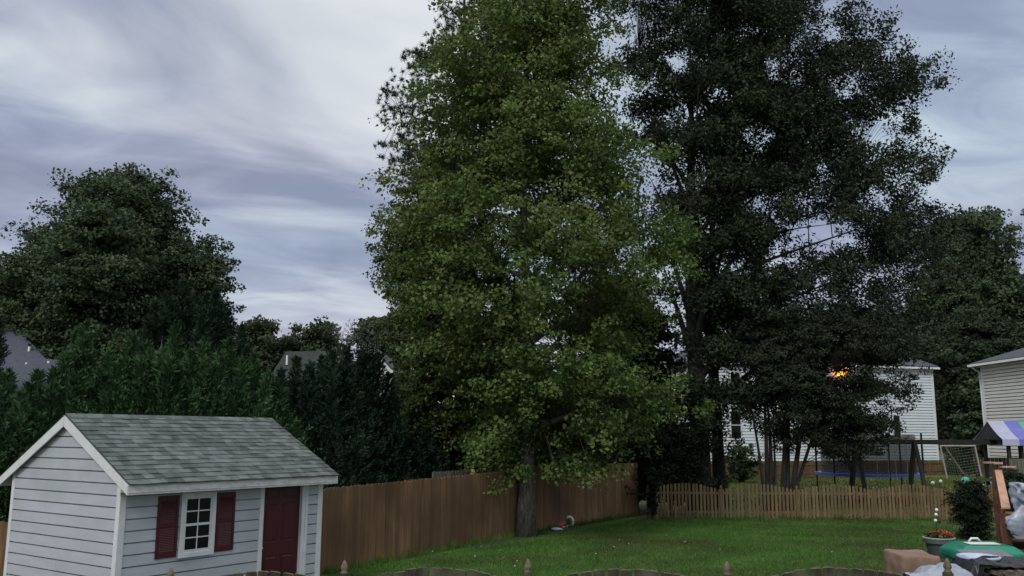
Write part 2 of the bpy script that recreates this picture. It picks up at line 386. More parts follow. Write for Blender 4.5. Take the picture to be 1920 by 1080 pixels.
wz = ZE + OV*SLP - .06                                     # wall plate height
D0, D1, DT = 2.50, 3.38, 2.14
b = MB()
siding(b, SCn, SF, -SG, lambda zb, zt: ([(0, D0, 0, D0), (D1, SL, D1, SL)] if zt <= DT+.02 else [(0, SL, 0, SL)]), ZB, wz, K)
I_ = SG*.03; b.quad(I_+SCn+Z*.02, I_+SCn+SF*D0+Z*.02, I_+SCn+SF*D0+Z*wz, I_+SCn+Z*wz); b.quad(I_+SCn+SF*D1+Z*.02, I_+SCn+SF*SL+Z*.02, I_+SCn+SF*SL+Z*wz, I_+SCn+SF*D1+Z*wz)
b.build('front_wall', 'siding', shed)
def gable(zb, zt):
    top = lambda z: max(0, (z-wz)/SLP)
    if top(zb) >= SW/2: return []
    return [(top(zb), SW-top(zb), min(top(zt), SW/2), max(SW-top(zt), SW/2))]
b = MB(); siding(b, SCn, SG, -SF, gable, ZB, wz+SW/2*SLP, K)
b.add([p+SF*.03 for p in (SCn+Z*.02, SCn+SG*SW+Z*.02, SCn+SG*SW+Z*wz, SCn+SG*SW/2+Z*(wz+SW/2*SLP), SCn+Z*wz)], [(0, 1, 2, 3, 4)])
b.build('gable_wall', 'siding', shed)
b = MB(); siding(b, SCn+SF*SL, SG, SF, gable, ZB, wz+SW/2*SLP, K)
siding(b, SCn+SG*SW, SF, SG, lambda zb, zt: [(0, SL, 0, SL)], ZB, wz, K)
b.build('rear_walls', 'siding', shed)
b = MB(); b.box(SCn+SF*.05+SG*.05+Z*-.02, SF*(SL-.1), SG*(SW-.1), Z*.12); b.build('floor_base', 'greywood', shed)
# corner boards
b = MB()
b.box(SCn-SG*.032-SF*.032+Z*.04, SF*.10, SG*.012, Z*(wz-.02)); b.box(SCn-SG*.020-SF*.032+Z*.04, SF*.012, SG*.085, Z*(wz-.02))
b.build('corner_board', 'trim', shed, bevel=.003)
b = MB(); b.box(SCn+SF*(SL-.085)-SG*.032+Z*.04, SF*.115, SG*.014, Z*(wz-.04)); b.build('corner_board', 'trim', shed, bevel=.003)
b = MB(); b.box(SCn+SG*(SW-.055)-SF*.032+Z*.04, SG*.085, SF*.014, Z*(wz-.02)); b.build('corner_board', 'trim', shed, bevel=.003)
# roof: deck plus real shingle courses
OG = .085
roofE = MB()
ridge = SCn + SG*SW/2 + Z*ZR
def slope_pt(side, s, u, lift=0):                          # s: 0 ridge .. 1 eave
    g = -1 if side == 0 else 1
    nrm = (Z + SG*g*SLP).normalized()
    return ridge + SG*g*(SW/2+OV)*s - Z*(ZR-ZE)*s + SF*u + nrm*lift
for side in (0, 1):
    a, b_, c, d = (slope_pt(side, 0, -OG, -.02), slope_pt(side, 0, SL+OG, -.02), slope_pt(side, 1, SL+OG, -.02), slope_pt(side, 1, -OG, -.02))
    roofE.prism([a, b_, c, d] if side == 0 else [d, c, b_, a], (0, 0, .016))
roof = roofE.build('roof', 'roof_dark', shed)
b = MB(); random.seed(4)
NC = 16
for side in (0, 1):
    for i in range(NC):
        s0, s1 = i/NC, (i+1)/NC + (.012 if i < NC-1 else .014)
        u = -OG-.012 + 0; off = random.uniform(0, .16)
        while u < SL+OG:
            w = random.choice((.13, .16, .16, .2)) if u > -OG else .06+off; u1 = min(u+w, SL+OG+.012)
            thick = random.choice((.014, .017, .021))
            j = random.uniform(-.004, .004) + .0035*math.sin(u*9+i*2.1)
            P = [slope_pt(side, max(s0-.02, 0), u, .002), slope_pt(side, max(s0-.02, 0), u1, .002), slope_pt(side, s1+j*.5, u1, thick), slope_pt(side, s1+j*.5, u, thick),
                 slope_pt(side, s1+j*.5, u1, -.002), slope_pt(side, s1+j*.5, u, -.002)]
            b.add(P, [(0, 1, 2, 3), (3, 2, 4, 5)] if side == 1 else [(3, 2, 1, 0), (5, 4, 2, 3)])
            u = u1
b.build('shingles', 'shingle', roof)
b = MB(); u = -OG-.01                                       # ridge caps
while u < SL+OG:
    for side in (0, 1):
        b.add([slope_pt(side, 0, u, .012), slope_pt(side, 0, min(u+.15, SL+OG+.01), .018), slope_pt(side, .06, min(u+.15, SL+OG+.01), .018), slope_pt(side, .06, u, .012)], [(0, 1, 2, 3)])
    u += .145
b.build('ridge_cap', 'shingle', roof)
b = MB(); b.box(slope_pt(0, 1, -OG, -.022)-Z*.135+SG*.0, SF*(SL+2*OG), SG*.02, Z*.14); b.build('fascia', 'trim_worn', shed, bevel=.003)
b = MB(); b.box(slope_pt(1, 1, -OG, -.022)-Z*.135, SF*(SL+2*OG), SG*-.02, Z*.14); b.build('fascia', 'trim_worn', shed)
for end, sgn in ((-OG, 1), (SL+OG, -1)):
    b = MB()
    for side in (0, 1):
        b.prism([slope_pt(side, 0, end, -.024), slope_pt(side, 1, end, -.024), slope_pt(side, 1, end, -.024)-Z*.132, slope_pt(side, 0, end, -.024)-Z*.155], SF*sgn*-.022)
    b.build('rake_board', 'trim', shed)
b = MB(); b.quad(slope_pt(0, 1, -OG, 0)-Z*.12, slope_pt(0, 1, SL+OG, 0)-Z*.12, SCn+SF*(SL+OG)+Z*(ZE-.12)-SG*.022, SCn-SF*OG+Z*(ZE-.12)-SG*.022); b.build('soffit', 'trim', shed)
# door
FP = lambda u, z, d=0.0: SCn + SF*u + Z*z - SG*d
b = MB()
b.box(FP(D0+.03, .12, -.07), SF*(D1-D0-.06), SG*-.035+SG*0, Z*(DT-.12-.02))
def raised(b, u0, u1, z0, z1, d0, d1=.012, ins=.03):
    o = [FP(u0, z0, d0), FP(u1, z0, d0), FP(u1, z1, d0), FP(u0, z1, d0)]
    m_ = [FP(u0+ins*.5, z0+ins*.5, d0-.012), FP(u1-ins*.5, z0+ins*.5, d0-.012), FP(u1-ins*.5, z1-ins*.5, d0-.012), FP(u0+ins*.5, z1-ins*.5, d0-.012)]
    i_ = [FP(u0+ins*1.3, z0+ins*1.3, d0+.004), FP(u1-ins*1.3, z0+ins*1.3, d0+.004), FP(u1-ins*1.3, z1-ins*1.3, d0+.004), FP(u0+ins*1.3, z1-ins*1.3, d0+.004)]
    q = [(k, (k+1) % 4, (k+1) % 4+4, k+4) for k in range(4)] + [(k+4, (k+1) % 4+4, (k+1) % 4+8, k+8) for k in range(4)] + [(8, 9, 10, 11)]
    b.add(o+m_+i_, q)
dn = .016 - .05
# door slab front at depth -.035; panels set 16 mm proud of it
for (z0, z1) in ((.28, .95), (1.17, 1.80), (1.87, 2.08)):
    for (u0, u1) in ((D0+.12, D0+.39), (D0+.49, D0+.76)): raised(b, u0, u1, z0, z1, -.031)
door = b.build('door', 'burgundy', shed)
b = MB(); kp = FP(D0+.065, 1.09, -.02); b.ball(kp, .024); b.tube([FP(D0+.065, 1.09, -.036), kp], .012, 8); b.build('handle', 'metal', door, smooth=True)
b = MB()
b.box(FP(D0-.055, .06, .034), SF*.085, SG*.10, Z*(DT-.02)); b.box(FP(D1-.03, .06, .034), SF*.055, SG*.10, Z*(DT-.02))
b.box(FP(D1+.025, .06, .030), SF*.085, SG*.03, Z*(DT-.02)); b.box(FP(D1+.045, .06, .040), SF*.03, SG*.01, Z*(DT-.02))
b.box(FP(D0-.055, DT+.042, .036), SF*(D1-D0+.17), SG*.10, Z*.06)
b.build('door_frame', 'trim', shed, bevel=.004)
# window
FQ = FP; FP = lambda u, z, d=0.0: FQ(u, z, d+.016)
W0, W1, WZ0, WZ1 = .955, 1.574, 1.105, 2.058
b = MB(); t = .072
b.box(FP(W0, WZ0, .045), SF*(W1-W0), SG*.045, Z*t); b.box(FP(W0, WZ1-t, .045), SF*(W1-W0), SG*.045, Z*t)
b.box(FP(W0, WZ0+t, .045), SF*t, SG*.045, Z*(WZ1-WZ0-2*t)); b.box(FP(W1-t, WZ0+t, .045), SF*t, SG*.045, Z*(WZ1-WZ0-2*t))
win = b.build('window', 'trim', shed, bevel=.004)
b = MB(); i0, i1, j0, j1 = W0+t, W1-t, WZ0+t, WZ1-t; jm = (j0+j1)/2
s = .026
b.box(FP(i0, jm-.018, .036), SF*(i1-i0), SG*.02, Z*.036); b.box(FP(i0, j0, .036), SF*(i1-i0), SG*.02, Z*.04)
b.box(FP(i0, j1-s, .031), SF*(i1-i0), SG*.014, Z*s)
for u in (i0, i1-s): b.box(FP(u, j0+.04, .034), SF*s, SG*.018, Z*(j1-j0-.04-s))
for u0 in ((i0+i1)/2-.009,):
    b.box(FP(u0, j0+.04, .030), SF*.018, SG*.010, Z*(jm-.018-j0-.04)); b.box(FP(u0, jm+.018, .030), SF*.018, SG*.010, Z*(j1-s-jm-.018))
for zc in ((j0+.04+jm-.018)/2, (jm+.018+j1-s)/2): b.box(FP(i0+s, zc-.009, .0285), SF*(i1-i0-2*s), SG*.008, Z*.018)
b.build('sash', 'trim', win)
b = MB(); b.box(FP(i0, j0, .0245), SF*(i1-i0), SG*.003, Z*(j1-j0)); b.build('pane', 'glass', win)
FP = FQ
for (u0, u1) in ((.575, .925), (1.60, 1.945)):
    b = MB(); z0, z1 = 1.135, 2.030; fr = .045
    b.box(FP(u0, z0, .045), SF*fr, SG*.022, Z*(z1-z0)); b.box(FP(u1-fr, z0, .045), SF*fr, SG*.022, Z*(z1-z0))
    for zc, hh in ((z0, .085), (z0+.44, .06), (z1-.055, .055)): b.box(FP(u0+fr, zc, .0445), SF*(u1-u0-2*fr), SG*.021, Z*hh)
    b.box(FP(u0+fr, z0+.01, .0345), SF*(u1-u0-2*fr), SG*.004, Z*(z1-z0-.02))
    for za, zb_ in ((z0+.085, z0+.44), (z0+.50, z1-.055)):
        zc = za+.004
        while zc < zb_-.018:
            b.quad(FP(u0+fr, zc, .044), FP(u1-fr, zc, .044), FP(u1-fr, zc+.024, .030), FP(u0+fr, zc+.024, .030))
            b.quad(FP(u0+fr, zc-.002, .031), FP(u1-fr, zc-.002, .031), FP(u1-fr, zc, .044), FP(u0+fr, zc, .044)); zc += .0245
    b.build('shutter', 'burgundy', shed, bevel=0)

# ------------------------------------------------------------------ fences
def board_fence(name, A, B, ha, hb, w, gap, m, label, cat='fence', post_every=2.44, tip=.035, thick=.018, slump=.012, seed=1, pm=None, group=None, basez=.02, side=-1):
    random.seed(seed); A, B = Vector((*A, 0)), Vector((*B, 0)); Ld = (B-A).length; d = (B-A)/Ld; n = Vector((d.y, -d.x, 0))*(-side)
    t = thing(name, A, label, cat, group)
    b = MB(); u = 0
    while u < Ld-.02:
        ww = w*random.uniform(.93, 1.05); h = ha+(hb-ha)*u/Ld + random.uniform(-slump, slump); zb = basez+random.uniform(-.01, .015)
        P = A+d*u + n*random.uniform(0, .006); lean = d*random.uniform(-.012, .012)
        pts = [P+Z*zb, P+d*ww+Z*zb, P+d*ww+lean+Z*(h-tip), P+d*ww*.76+lean+Z*h, P+d*ww*.24+lean+Z*h, P+lean+Z*(h-tip)]
        b.prism(pts, -n*thick); u += ww+gap
    b.build('boards', m, t)
    for z_ in (.3, (ha+hb)/2-.3):
        b = MB(); b.box(A-n*(thick+.001)+Z*z_, d*Ld, -n*.038, Z*.085); b.build('rail', pm or m, t)
    k = 0
    while k*post_every < Ld:
        b = MB(); b.box(A+d*min(k*post_every+.1, Ld-.1)-n*(thick+.04), d*.09, -n*.09, Z*((ha+hb)/2-.06)); b.build('post', pm or m, t); k += 1
    return t
a0, a1, a2 = gnd(604, 1077), gnd(968, 1004), gnd(1197, 966)
a1b = a1 + (a2-a1)*.08
dirf = (a1-a0).normalized(); a00 = a0 - dirf*1.35
hz = lambda px, py, g: at(px, py, g.y).z
board_fence('privacy_fence', (a00.x, a00.y), (a1b.x, a1b.y), hz(600, 917, a0), hz(968, 880, a1), .142, .004, 'cedar',
            'tall brown board fence running from the shed to the maple trunk', seed=3, side=-1)
board_fence('privacy_fence', (a1b.x, a1b.y), (a2.x, a2.y), hz(1005, 873, a1b), hz(1195, 868, a2), .142, .004, 'cedar',
            'tall brown board fence between the maple trunk and the low picket fence', seed=8, side=-1)
board_fence('side_fence', (-15.0, 16.4), (-6.4, 19.2), 1.22, 1.2, .142, .006, 'cedar', 'low dark brown fence showing at the left edge behind the shed', seed=9, side=-1)
p1, p2 = gnd(810, 1009), gnd(1003, 986)
q1, q2 = at(812, 884, 27.5), at(1004, 874, 31)
board_fence('old_fence', (q1.x, q1.y), (q2.x, q2.y), q1.z, q2.z, .10, .03, 'greywood', 'old silvery grey slat fence peeking over the tall brown fence', seed=5)
yp = at(887, 879, 28.2); b = MB(); b.box((yp.x-.07, yp.y-.2, 0), (.14, 0, 0), (0, .10, 0), (0, 0, yp.z)); o = b.build('fence_post', 'yellowwood', loc=(yp.x, yp.y, 0), bevel=.01)
tag(o, 'fresh yellow timber post standing beside the old grey fence', 'post')

def picket_fence(name, posts, low, arch, w, gap, m, label, cat='picket fence', seed=2, inv=False, finial=True, face=-1, posth=None, tip=.03, close=False):
    random.seed(seed); t = thing(name, (posts[0][0], posts[0][1], 0), label, cat)
    P = [Vector((p[0], p[1], 0)) for p in posts]
    for i in range(len(P)-1):
        A, B = P[i], P[i+1]; Ld = (B-A).length; d = (B-A)/Ld; n = Vector((d.y, -d.x, 0))
        la = low[i] if isinstance(low, (list, tuple)) else low; lb = low[i+1] if isinstance(low, (list, tuple)) else low
        ar = arch[i] if isinstance(arch, (list, tuple)) else arch
        b = MB(); eg = MB(); g_ = gap[i] if isinstance(gap, list) else gap; npk = max(1, round(Ld/(w+g_))); pw = Ld/npk
        for k in range(npk):
            u = k*pw+(pw-w)/2; uc = (u+w/2)/Ld
            h = la+(lb-la)*uc + ar*math.sin(math.pi*min(max(uc, .02), .98)) + random.uniform(-.01, .01)
            ln = d*random.uniform(-.012, .012)
            slope = ar*math.pi/Ld*math.cos(math.pi*uc)*w
            Q = A+d*u+n*.0
            if close: pts = [Q+Z*.03, Q+d*w+Z*.03, Q+d*w+ln+Z*(h+slope/2-.012), Q+d*w*.9+ln+Z*(h+slope*.4), Q+d*w*.1+ln+Z*(h-slope*.4), Q+ln+Z*(h-slope/2-.012)]
            else: pts = [Q+Z*.04, Q+d*w+Z*.04, Q+d*w+ln+Z*(h-tip), Q+d*w*.7+ln+Z*h, Q+d*w*.3+ln+Z*h, Q+ln+Z*(h-tip)]
            b.prism(pts, -n*.02)
            if close:
                for q0, q1 in ((pts[2], pts[3]), (pts[3], pts[4]), (pts[4], pts[5])): eg.prism([q0+n*.002, q1+n*.002, q1+n*.002+Z*.009, q0+n*.002+Z*.009], -n*.024)
        b.build('picket_panel', m, t)
        if close: eg.build('end_grain', 'finial_wood', t)
        b = MB()
        for z_ in (.22, min(la, lb)-.16): b.box(A-n*.021+Z*z_, d*Ld, -n*.038, Z*.085)
        b.build('rails', m, t)
    for i, p in enumerate(P):
        h = (low[i] if isinstance(low, (list, tuple)) else low) + (posth[i] if isinstance(posth, (list, tuple)) else (posth or .06))
        b = MB(); b.cbox((p.x, p.y+.0, h/2-.05), .095, .095, h-.1); po = b.build('post', m, t, bevel=.006)
        if finial:
            b = MB(); b.lathe((p.x, p.y, h-.1), [(.045, 0), (.05, .012), (.03, .03), (.046, .055), (.048, .075), (.036, .11), (.018, .145), (.004, .165)], 10)
            b.build('finial', 'finial_wood' if m == 'picket_near' else m, po, smooth=True)
    return t
# far picket fence
pf = [gnd(1202, 966), gnd(1335, 967), gnd(1472, 968), gnd(1612, 969), gnd(1752, 970), gnd(1895, 971)]
pf = [(p.x, YF) for p in pf]; pf.append((pf[-1][0]+2.6, YF)); pf.append((pf[-1][0]+2.6, YF))
pf[0] = (a2.x+.12, YF)
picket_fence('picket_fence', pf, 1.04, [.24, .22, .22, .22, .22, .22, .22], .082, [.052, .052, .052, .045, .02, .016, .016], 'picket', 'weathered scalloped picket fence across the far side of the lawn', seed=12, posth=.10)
# near picket fence, only its tops in view
nf = []
for x, y, d in ((-380, 1120, 12.3), (-20, 1094, 12.1), (320, 1073, 11.9), (646, 1060, 11.7), (990, 1058, 11.5), (1363, 1062, 11.2), (1776, 1057, 10.8), (2200, 1058, 10.4)):
    nf.append(at(x, y, d))
nf = [p for p in nf]
nfp = [(p.x, p.y) for p in nf]
# top line of the near fence from its finials
lows = [p.z-.26 for p in nf]; archs = []
for i in range(len(nf)-1):
    tgt = {0: 1112, 1: 1092, 2: 1072, 3: 1065.5, 4: 1068, 5: 1065, 6: 1077}.get(i, 1066)
    mid = (nf[i]+nf[i+1])/2; pxm = 960+FPX*mid.x/mid.y
    archs.append(at(pxm, tgt, mid.y).z - (lows[i]+lows[i+1])/2)
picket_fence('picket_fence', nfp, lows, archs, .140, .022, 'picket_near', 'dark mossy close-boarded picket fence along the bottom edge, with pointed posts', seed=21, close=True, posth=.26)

# back fence beyond the trampoline
f0, f1 = gnd(1290, 900), gnd(1900, 888)
board_fence('rail_fence', (f0.x, f0.y-1), (f1.x, f1.y), 1.25, 1.15, .12, .03, 'picket', 'low tan board fence behind the trampoline and swing set', seed=15, post_every=3.2, tip=.05, side=1)

# ------------------------------------------------------------------ trees
def unit(v): return v/np.maximum(np.linalg.norm(v, axis=-1, keepdims=True), 1e-9)
def leaf_quads(P, n, length, width, rg, up=.5, outw=None, fold=.25, jit=.3, tri=False):
    """rhombic folded leaves, one quad each"""
    N = len(P); nrm = rg.normal(0, 1, (N, 3)); nrm[:, 2] += up*2
    if outw is not None: nrm += outw
    nrm = unit(nrm); a = rg.normal(0, 1, (N, 3)); a[:, 2] -= .4; a = unit(a - nrm*(a*nrm).sum(1, keepdims=True)); bb = np.cross(nrm, a)
    s = (1+jit*rg.normal(0, 1, (N, 1))).clip(.45, 1.7); L_, W_ = length*s/2, width*s/2
    V = np.empty((N, 4, 3)); V[:, 0] = P-a*L_; V[:, 1] = P+bb*W_-nrm*W_*fold - a*L_*.15; V[:, 2] = P+a*L_; V[:, 3] = P-bb*W_-nrm*W_*fold - a*L_*.15
    return V.reshape(-1, 3)
def profile(px0, d, rows):
    """(y, xl, xr) outline rows read at distance d -> z, left and right reach"""
    pr = []
    for y, xl, xr in rows:
        c = at(px0, y, d); pr.append((c.z, c.x-at(xl, y, d).x, at(xr, y, d).x-c.x))
    pr.sort(); return np.array(pr)
def envelope_pts(rg, pr, n, inner=.45, depth=.85, nf=.5, thr=-.25, nseed=0, vj=.16, inset=0.0):
    """clump centres through the crown volume, thinned by noise so that gaps open"""
    out = []; z, rl, rr = pr[:, 0], pr[:, 1], pr[:, 2]; tries = 0
    zs = np.linspace(z[0], z[-1], 80); wt = np.maximum(np.interp(zs, z, rl)+np.interp(zs, z, rr), .1)**1.3; wt /= wt.sum()
    while len(out) < n and tries < n*12:
        tries += 1
        zz_ = rg.choice(zs, p=wt) + rg.uniform(-.5, .5)*(zs[1]-zs[0]); l, r = np.interp(zz_, z, rl), np.interp(zz_, z, rr)
        W_ = (l+r)/2; mid = (r-l)/2; D_ = W_*depth; ph = rg.uniform(0, 2*math.pi)
        q = (inner + (1-inner)*rg.random()**.6)
        k_ = 1 + vj*mnoise.noise(Vector((math.cos(ph)*1.7+nseed, math.sin(ph)*1.7, zz_*.45)))*1.6
        p = (mid+math.cos(ph)*max(W_*k_-inset, .05)*q, math.sin(ph)*max(D_*k_-inset, .05)*q, zz_)
        if mnoise.noise(Vector((p[0]*nf+nseed*3.1, p[1]*nf, zz_*nf*1.3))) < thr: continue
        out.append(p)
    return np.array(out)
def limbs(b, base, topz, tr, rg, pr, nl, depth=.85, z0=.2, lean=(0, 0), r1=.05, reach=.75, sides=10, extra=None, rise=.25):
    """tapered trunk with limbs; returns nodes (pos, radius)"""
    base = Vector(base); nodes = []
    P, Rr = [], []; n = 14
    for i in range(n+1):
        f = i/n; wob = Vector((math.sin(f*7+base.x)*.10+lean[0]*f, math.cos(f*6+base.y)*.10+lean[1]*f, 0))
        P.append(base + wob*min(1, f*3) + Z*topz*f); Rr.append(max(tr*(1-f)**.8*(1+.45*math.exp(-f*topz*1.8)), r1*.5))
    b.tube(P, Rr, sides); nodes += list(zip(P, Rr))[3:]
    z, rl, rr = pr[:, 0], pr[:, 1], pr[:, 2]
    for k in range(nl):
        f = z0 + (.93-z0)*(k+.5)/nl; i = f*n; i0 = int(i); s = P[i0].lerp(P[min(i0+1, n)], i-i0); ph = k*2.4 + rg.uniform(-.4, .4)
        c, sn = math.cos(ph), math.sin(ph); tz = s.z + rg.uniform(.6, 1.4)*rise*topz*(1-f*.6)
        tz = min(max(tz, z[0]), z[-1]-.1); l, r = np.interp(tz, z, rl), np.interp(tz, z, rr); D_ = (l+r)/2*depth
        rad = reach/math.sqrt((c/max(r if c > 0 else l, .05))**2 + (sn/max(D_, .05))**2)
        e = Vector((base.x+c*rad, base.y+sn*rad, tz)); LP, LR = [], []; r0 = max(tr*(1-f)**.8*.5, r1)
        m_ = s.lerp(e, .5) + Vector((rg.uniform(-.3, .3), rg.uniform(-.3, .3), rg.uniform(-.1, .5)))*rad*.25
        for j in range(8):
            t = j/7; LP.append(s*(1-t)**2 + m_*2*t*(1-t) + e*t*t); LR.append(r0*(1-t)**.9 + .012)
        b.tube(LP, LR, 6); nodes += list(zip(LP, LR))[1:]
    return nodes
def connect(b, nodes, pts, r=.02, sag=.0, sides=3, frac=1.0, rg=None):
    NP = np.array([list(n[0]) for n in nodes]); NR = [n[1] for n in nodes]
    for p in pts:
        if frac < 1 and rg.random() > frac: continue
        d = NP-p; dist = np.sqrt((d**2).sum(1)) + np.maximum(d[:, 2], -.2)*.5; i = int(dist.argmin()); a = Vector(NP[i]); e = Vector(p)
        m_ = a.lerp(e, .5) + Vector((0, 0, .12*(e-a).length)); rr = min(NR[i]*.7, r*1.6)
        b.tube([a, m_, e], [rr, rr*.7, r*.3], sides, cap=False)
def broadleaf(name, d, px0, basepy, rows, tr, leafm, barkm, label, cat='tree', group=None, nclump=600, per=80, cr=.55, leaf=.13, wid=.7,
              seed=1, thr=-.22, nf=.5, nl=16, depth=.85, inner=.4, up=.45, flat=.6, z0=.2, topz=None, base=None, frac=.8, vj=.16, lean=(0, 0), stems=None, rise=.25, reach=.7, holes=()):
    rg = np.random.default_rng(seed)
    if base is None:
        bx = at(px0, basepy, d); base = (bx.x, d, 0)
    t = thing(name, base, label, cat, group); pr = profile(px0, d, rows)
    cx, cy = base[0], base[1]; NB = 5
    cl = envelope_pts(rg, pr, max(nclump//NB, 8), inner, depth, nf, thr, seed*.7, vj, inset=cr*1.2) + np.array([cx, cy, 0]); bo = cl
    cl = (cl[:, None, :] + rg.normal(0, 1, (len(cl), NB, 3))*cr*np.array([.95, .95, .34])).reshape(-1, 3); cr = cr*.72
    if holes:                                                # open gaps between the boughs
        hx, hy = pix(cl); keep = np.ones(len(cl), bool)
        wob = np.array([mnoise.noise(Vector(p)*.9) for p in cl])*1.3
        for (gx, gy, gr) in holes: keep &= ~((((hx-gx)/(gr*1.1))**2 + ((hy-gy)/(gr*.80))**2 + wob < 1) & (rg.random(len(cl)) < .90))
        cl = cl[keep]
    b = MB(); tz = topz or pr[-1, 0]*.96
    if stems:
        nodes = []
        for (sx_, ex, ez, r_) in stems:
            S = Vector((base[0]+sx_, base[1]+rg.uniform(-.15, .15), 0)); E_ = Vector((base[0]+ex, base[1]+rg.uniform(-.9, .9), ez)); LP = []; LR = []
            m_ = S.lerp(E_, .45) + Vector((rg.uniform(-.15, .15), 0, .5))
            for j in range(10):
                q = j/9; LP.append(S*(1-q)**2 + m_*2*q*(1-q) + E_*q*q); LR.append(r_*(1-q)**.7+.015)
            b.tube(LP, LR, 8); nodes += list(zip(LP, LR))[3:]
    else: nodes = limbs(b, base, tz, tr, rg, pr, nl, depth, z0, lean, rise=rise, reach=reach)
    b.build('trunk', barkm, t, smooth=True)
    b = MB(); connect(b, nodes, cl, max(.012, leaf*.12), frac=frac, rg=rg); b.build('branches', barkm, t, smooth=True)
    n = len(cl); k = per
    size = cr*(.65+.7*rg.random((n, 1, 1)))
    o = unit(rg.normal(0, 1, (n, k, 3)))*(rg.random((n, k, 1))**.45)*size; o[..., 2] *= flat
    ctr = cl[:, None, :] + o
    outd = unit(np.concatenate([cl[:, :2]-np.array([cx, cy]), np.full((n, 1), .4)], 1))[:, None, :]*np.ones((1, k, 1))*.6
    V = leaf_quads(ctr.reshape(-1, 3), None, leaf, leaf*wid, rg, up, outd.reshape(-1, 3))
    npmesh('crown', V, 4, leafm, t)
    return t
def sprays(S, D, m, length, leafl, leafw, rg, droop=.0, spread=.75):
    """flat feathery fronds: S start, D direction, m leaflets to each"""
    N = len(S); D = unit(D); side = unit(np.cross(D, rg.normal(0, 1, (N, 3)))); nn_ = np.cross(D, side)
    j = np.arange(m); tt = (j+.5)/m; sg = np.where(j % 2 == 0, 1.0, -1.0)
    Lf = length[:, None, None]
    P = S[:, None, :] + D[:, None, :]*tt[None, :, None]*Lf
    A = D[:, None, :]*(1-.25*0) + side[:, None, :]*sg[None, :, None]*spread + nn_[:, None, :]*rg.normal(0, .25, (N, m, 1)) + rg.normal(0, .15, (N, m, 3)); A = unit(A)
    ll = leafl*(1.15-.75*tt)[None, :, None]*(.8+.4*rg.random((N, m, 1))); ww = leafw*(.8+.4*rg.random((N, m, 1)))
    B = unit(np.cross(A, nn_[:, None, :]+rg.normal(0, .5, (N, m, 3))))
    V = np.empty((N, m, 4, 3)); V[:, :, 0] = P; V[:, :, 1] = P+A*ll*.45+B*ww/2; V[:, :, 2] = P+A*ll; V[:, :, 3] = P+A*ll*.45-B*ww/2
    return V.reshape(-1, 3)
def conifer(name, x, y, h, r, leafm, barkm, label, cat='conifer', group=None, seed=1, n=900, m=16, fl=.55, leafl=.17, leafw=.035, base=.0, point=.75, upb=.9, leaders=1, thin=0):
    rg = np.random.default_rng(seed); t = thing(name, (x, y, 0), label, cat, group)
    b = MB(); LP = [Vector((x+math.sin(i*1.3+seed)*.04, y, h*.98*i/8)) for i in range(9)]; b.tube(LP, [max(.016*h*(1-i/8.3), .01) for i in range(9)], 7)
    S, D, Ln = [], [], []
    for k in range(n):
        f = 1-(1-rg.random())**.62 if not thin else rg.random()
        f = rg.random()**.85; z_ = base + (h-fl*.95-.5-base)*f; rad = r*((1-f)**point)*(1+.5*mnoise.noise(Vector((math.cos(k*2.4)*1.5+seed, math.sin(k*2.4)*1.5, z_*.9))))
        ph = k*2.399+rg.uniform(-.3, .3); q = .45+.55*rg.random()**.5; rad = max(rad-.25, .0)*q
        u = upb*(.7+.6*rg.random()) + f*.8
        S.append((x+math.cos(ph)*rad, y+math.sin(ph)*rad, z_)); D.append((math.cos(ph), math.sin(ph), u)); Ln.append(fl*(.7+.6*rg.random())*(1-.35*f))
        if k % 9 == 0:
            zs_ = max(z_-rad*.9, z_*.6); b.tube([(x, y, zs_), (x+math.cos(ph)*rad*.6, y+math.sin(ph)*rad*.6, z_-rad*.25), S[-1]], [.03, .02, .008], 3, cap=False)
    for k in range(leaders):                                 # upright plumes at the top
        lx, ly = (0, 0) if k == 0 else (rg.uniform(-.5, .5)*r, rg.uniform(-.4, .4)*r); top = h*(1 if k == 0 else rg.uniform(.86, .97))
        for j in range(40):
            f = j/40; zz_ = top-2.1+1.9*f; ph = j*2.4; rr_ = .40*(1-f)
            S.append((x+lx, y+ly, zz_)); D.append((math.cos(ph)*(1-f*.5), math.sin(ph)*(1-f*.5), 1.1)); Ln.append(.12+rr_*1.5)
    b.build('trunk', barkm, t, smooth=True)
    V = sprays(np.array(S), np.array(D), m, np.array(Ln), leafl, leafw, rg)
    npmesh('foliage', V, 4, leafm, t)
    return t

def pix(P):
    x, y, z = P[:, 0], P[:, 1], P[:, 2]-CAMH; c, s_ = math.cos(PITCH), math.sin(PITCH); d = y*c+z*s_; u = -y*s_+z*c; X, Y = FPX*x/d, -FPX*u/d
    return 960+X*math.cos(ROLL)-Y*math.sin(ROLL), 540+X*math.sin(ROLL)+Y*math.cos(ROLL)
# --- the big maple at the fence
mg = gnd(986, 1005)
MD = mg.y
broadleaf('maple_tree', MD, 986, 1005, [(-330, 950, 1020), (-240, 915, 1060), (-120, 880, 1100), (0, 860, 1160), (60, 825, 1170), (130, 770, 1170), (200, 735, 1170), (240, 740, 1210), (290, 745, 1245),
          (350, 745, 1250), (400, 745, 1280), (480, 715, 1295), (560, 735, 1290), (620, 760, 1240), (680, 790, 1240), (720, 805, 1290), (760, 815, 1310), (800, 825, 1290), (840, 850, 1240), (875, 880, 1170)],
          .24, 'maple_leaf', 'maple_bark', 'large yellow-green maple with a rough grey trunk at the bend of the brown fence', base=(mg.x, MD, 0),
          nclump=3700, per=58, cr=.60, leaf=.105, wid=.8, seed=11, thr=-.42, nf=.55, nl=26, inner=.30, frac=.35, up=.35, flat=.62, z0=.16, topz=17.5, vj=.22, rise=.10, reach=.5)
print('maple', mg)
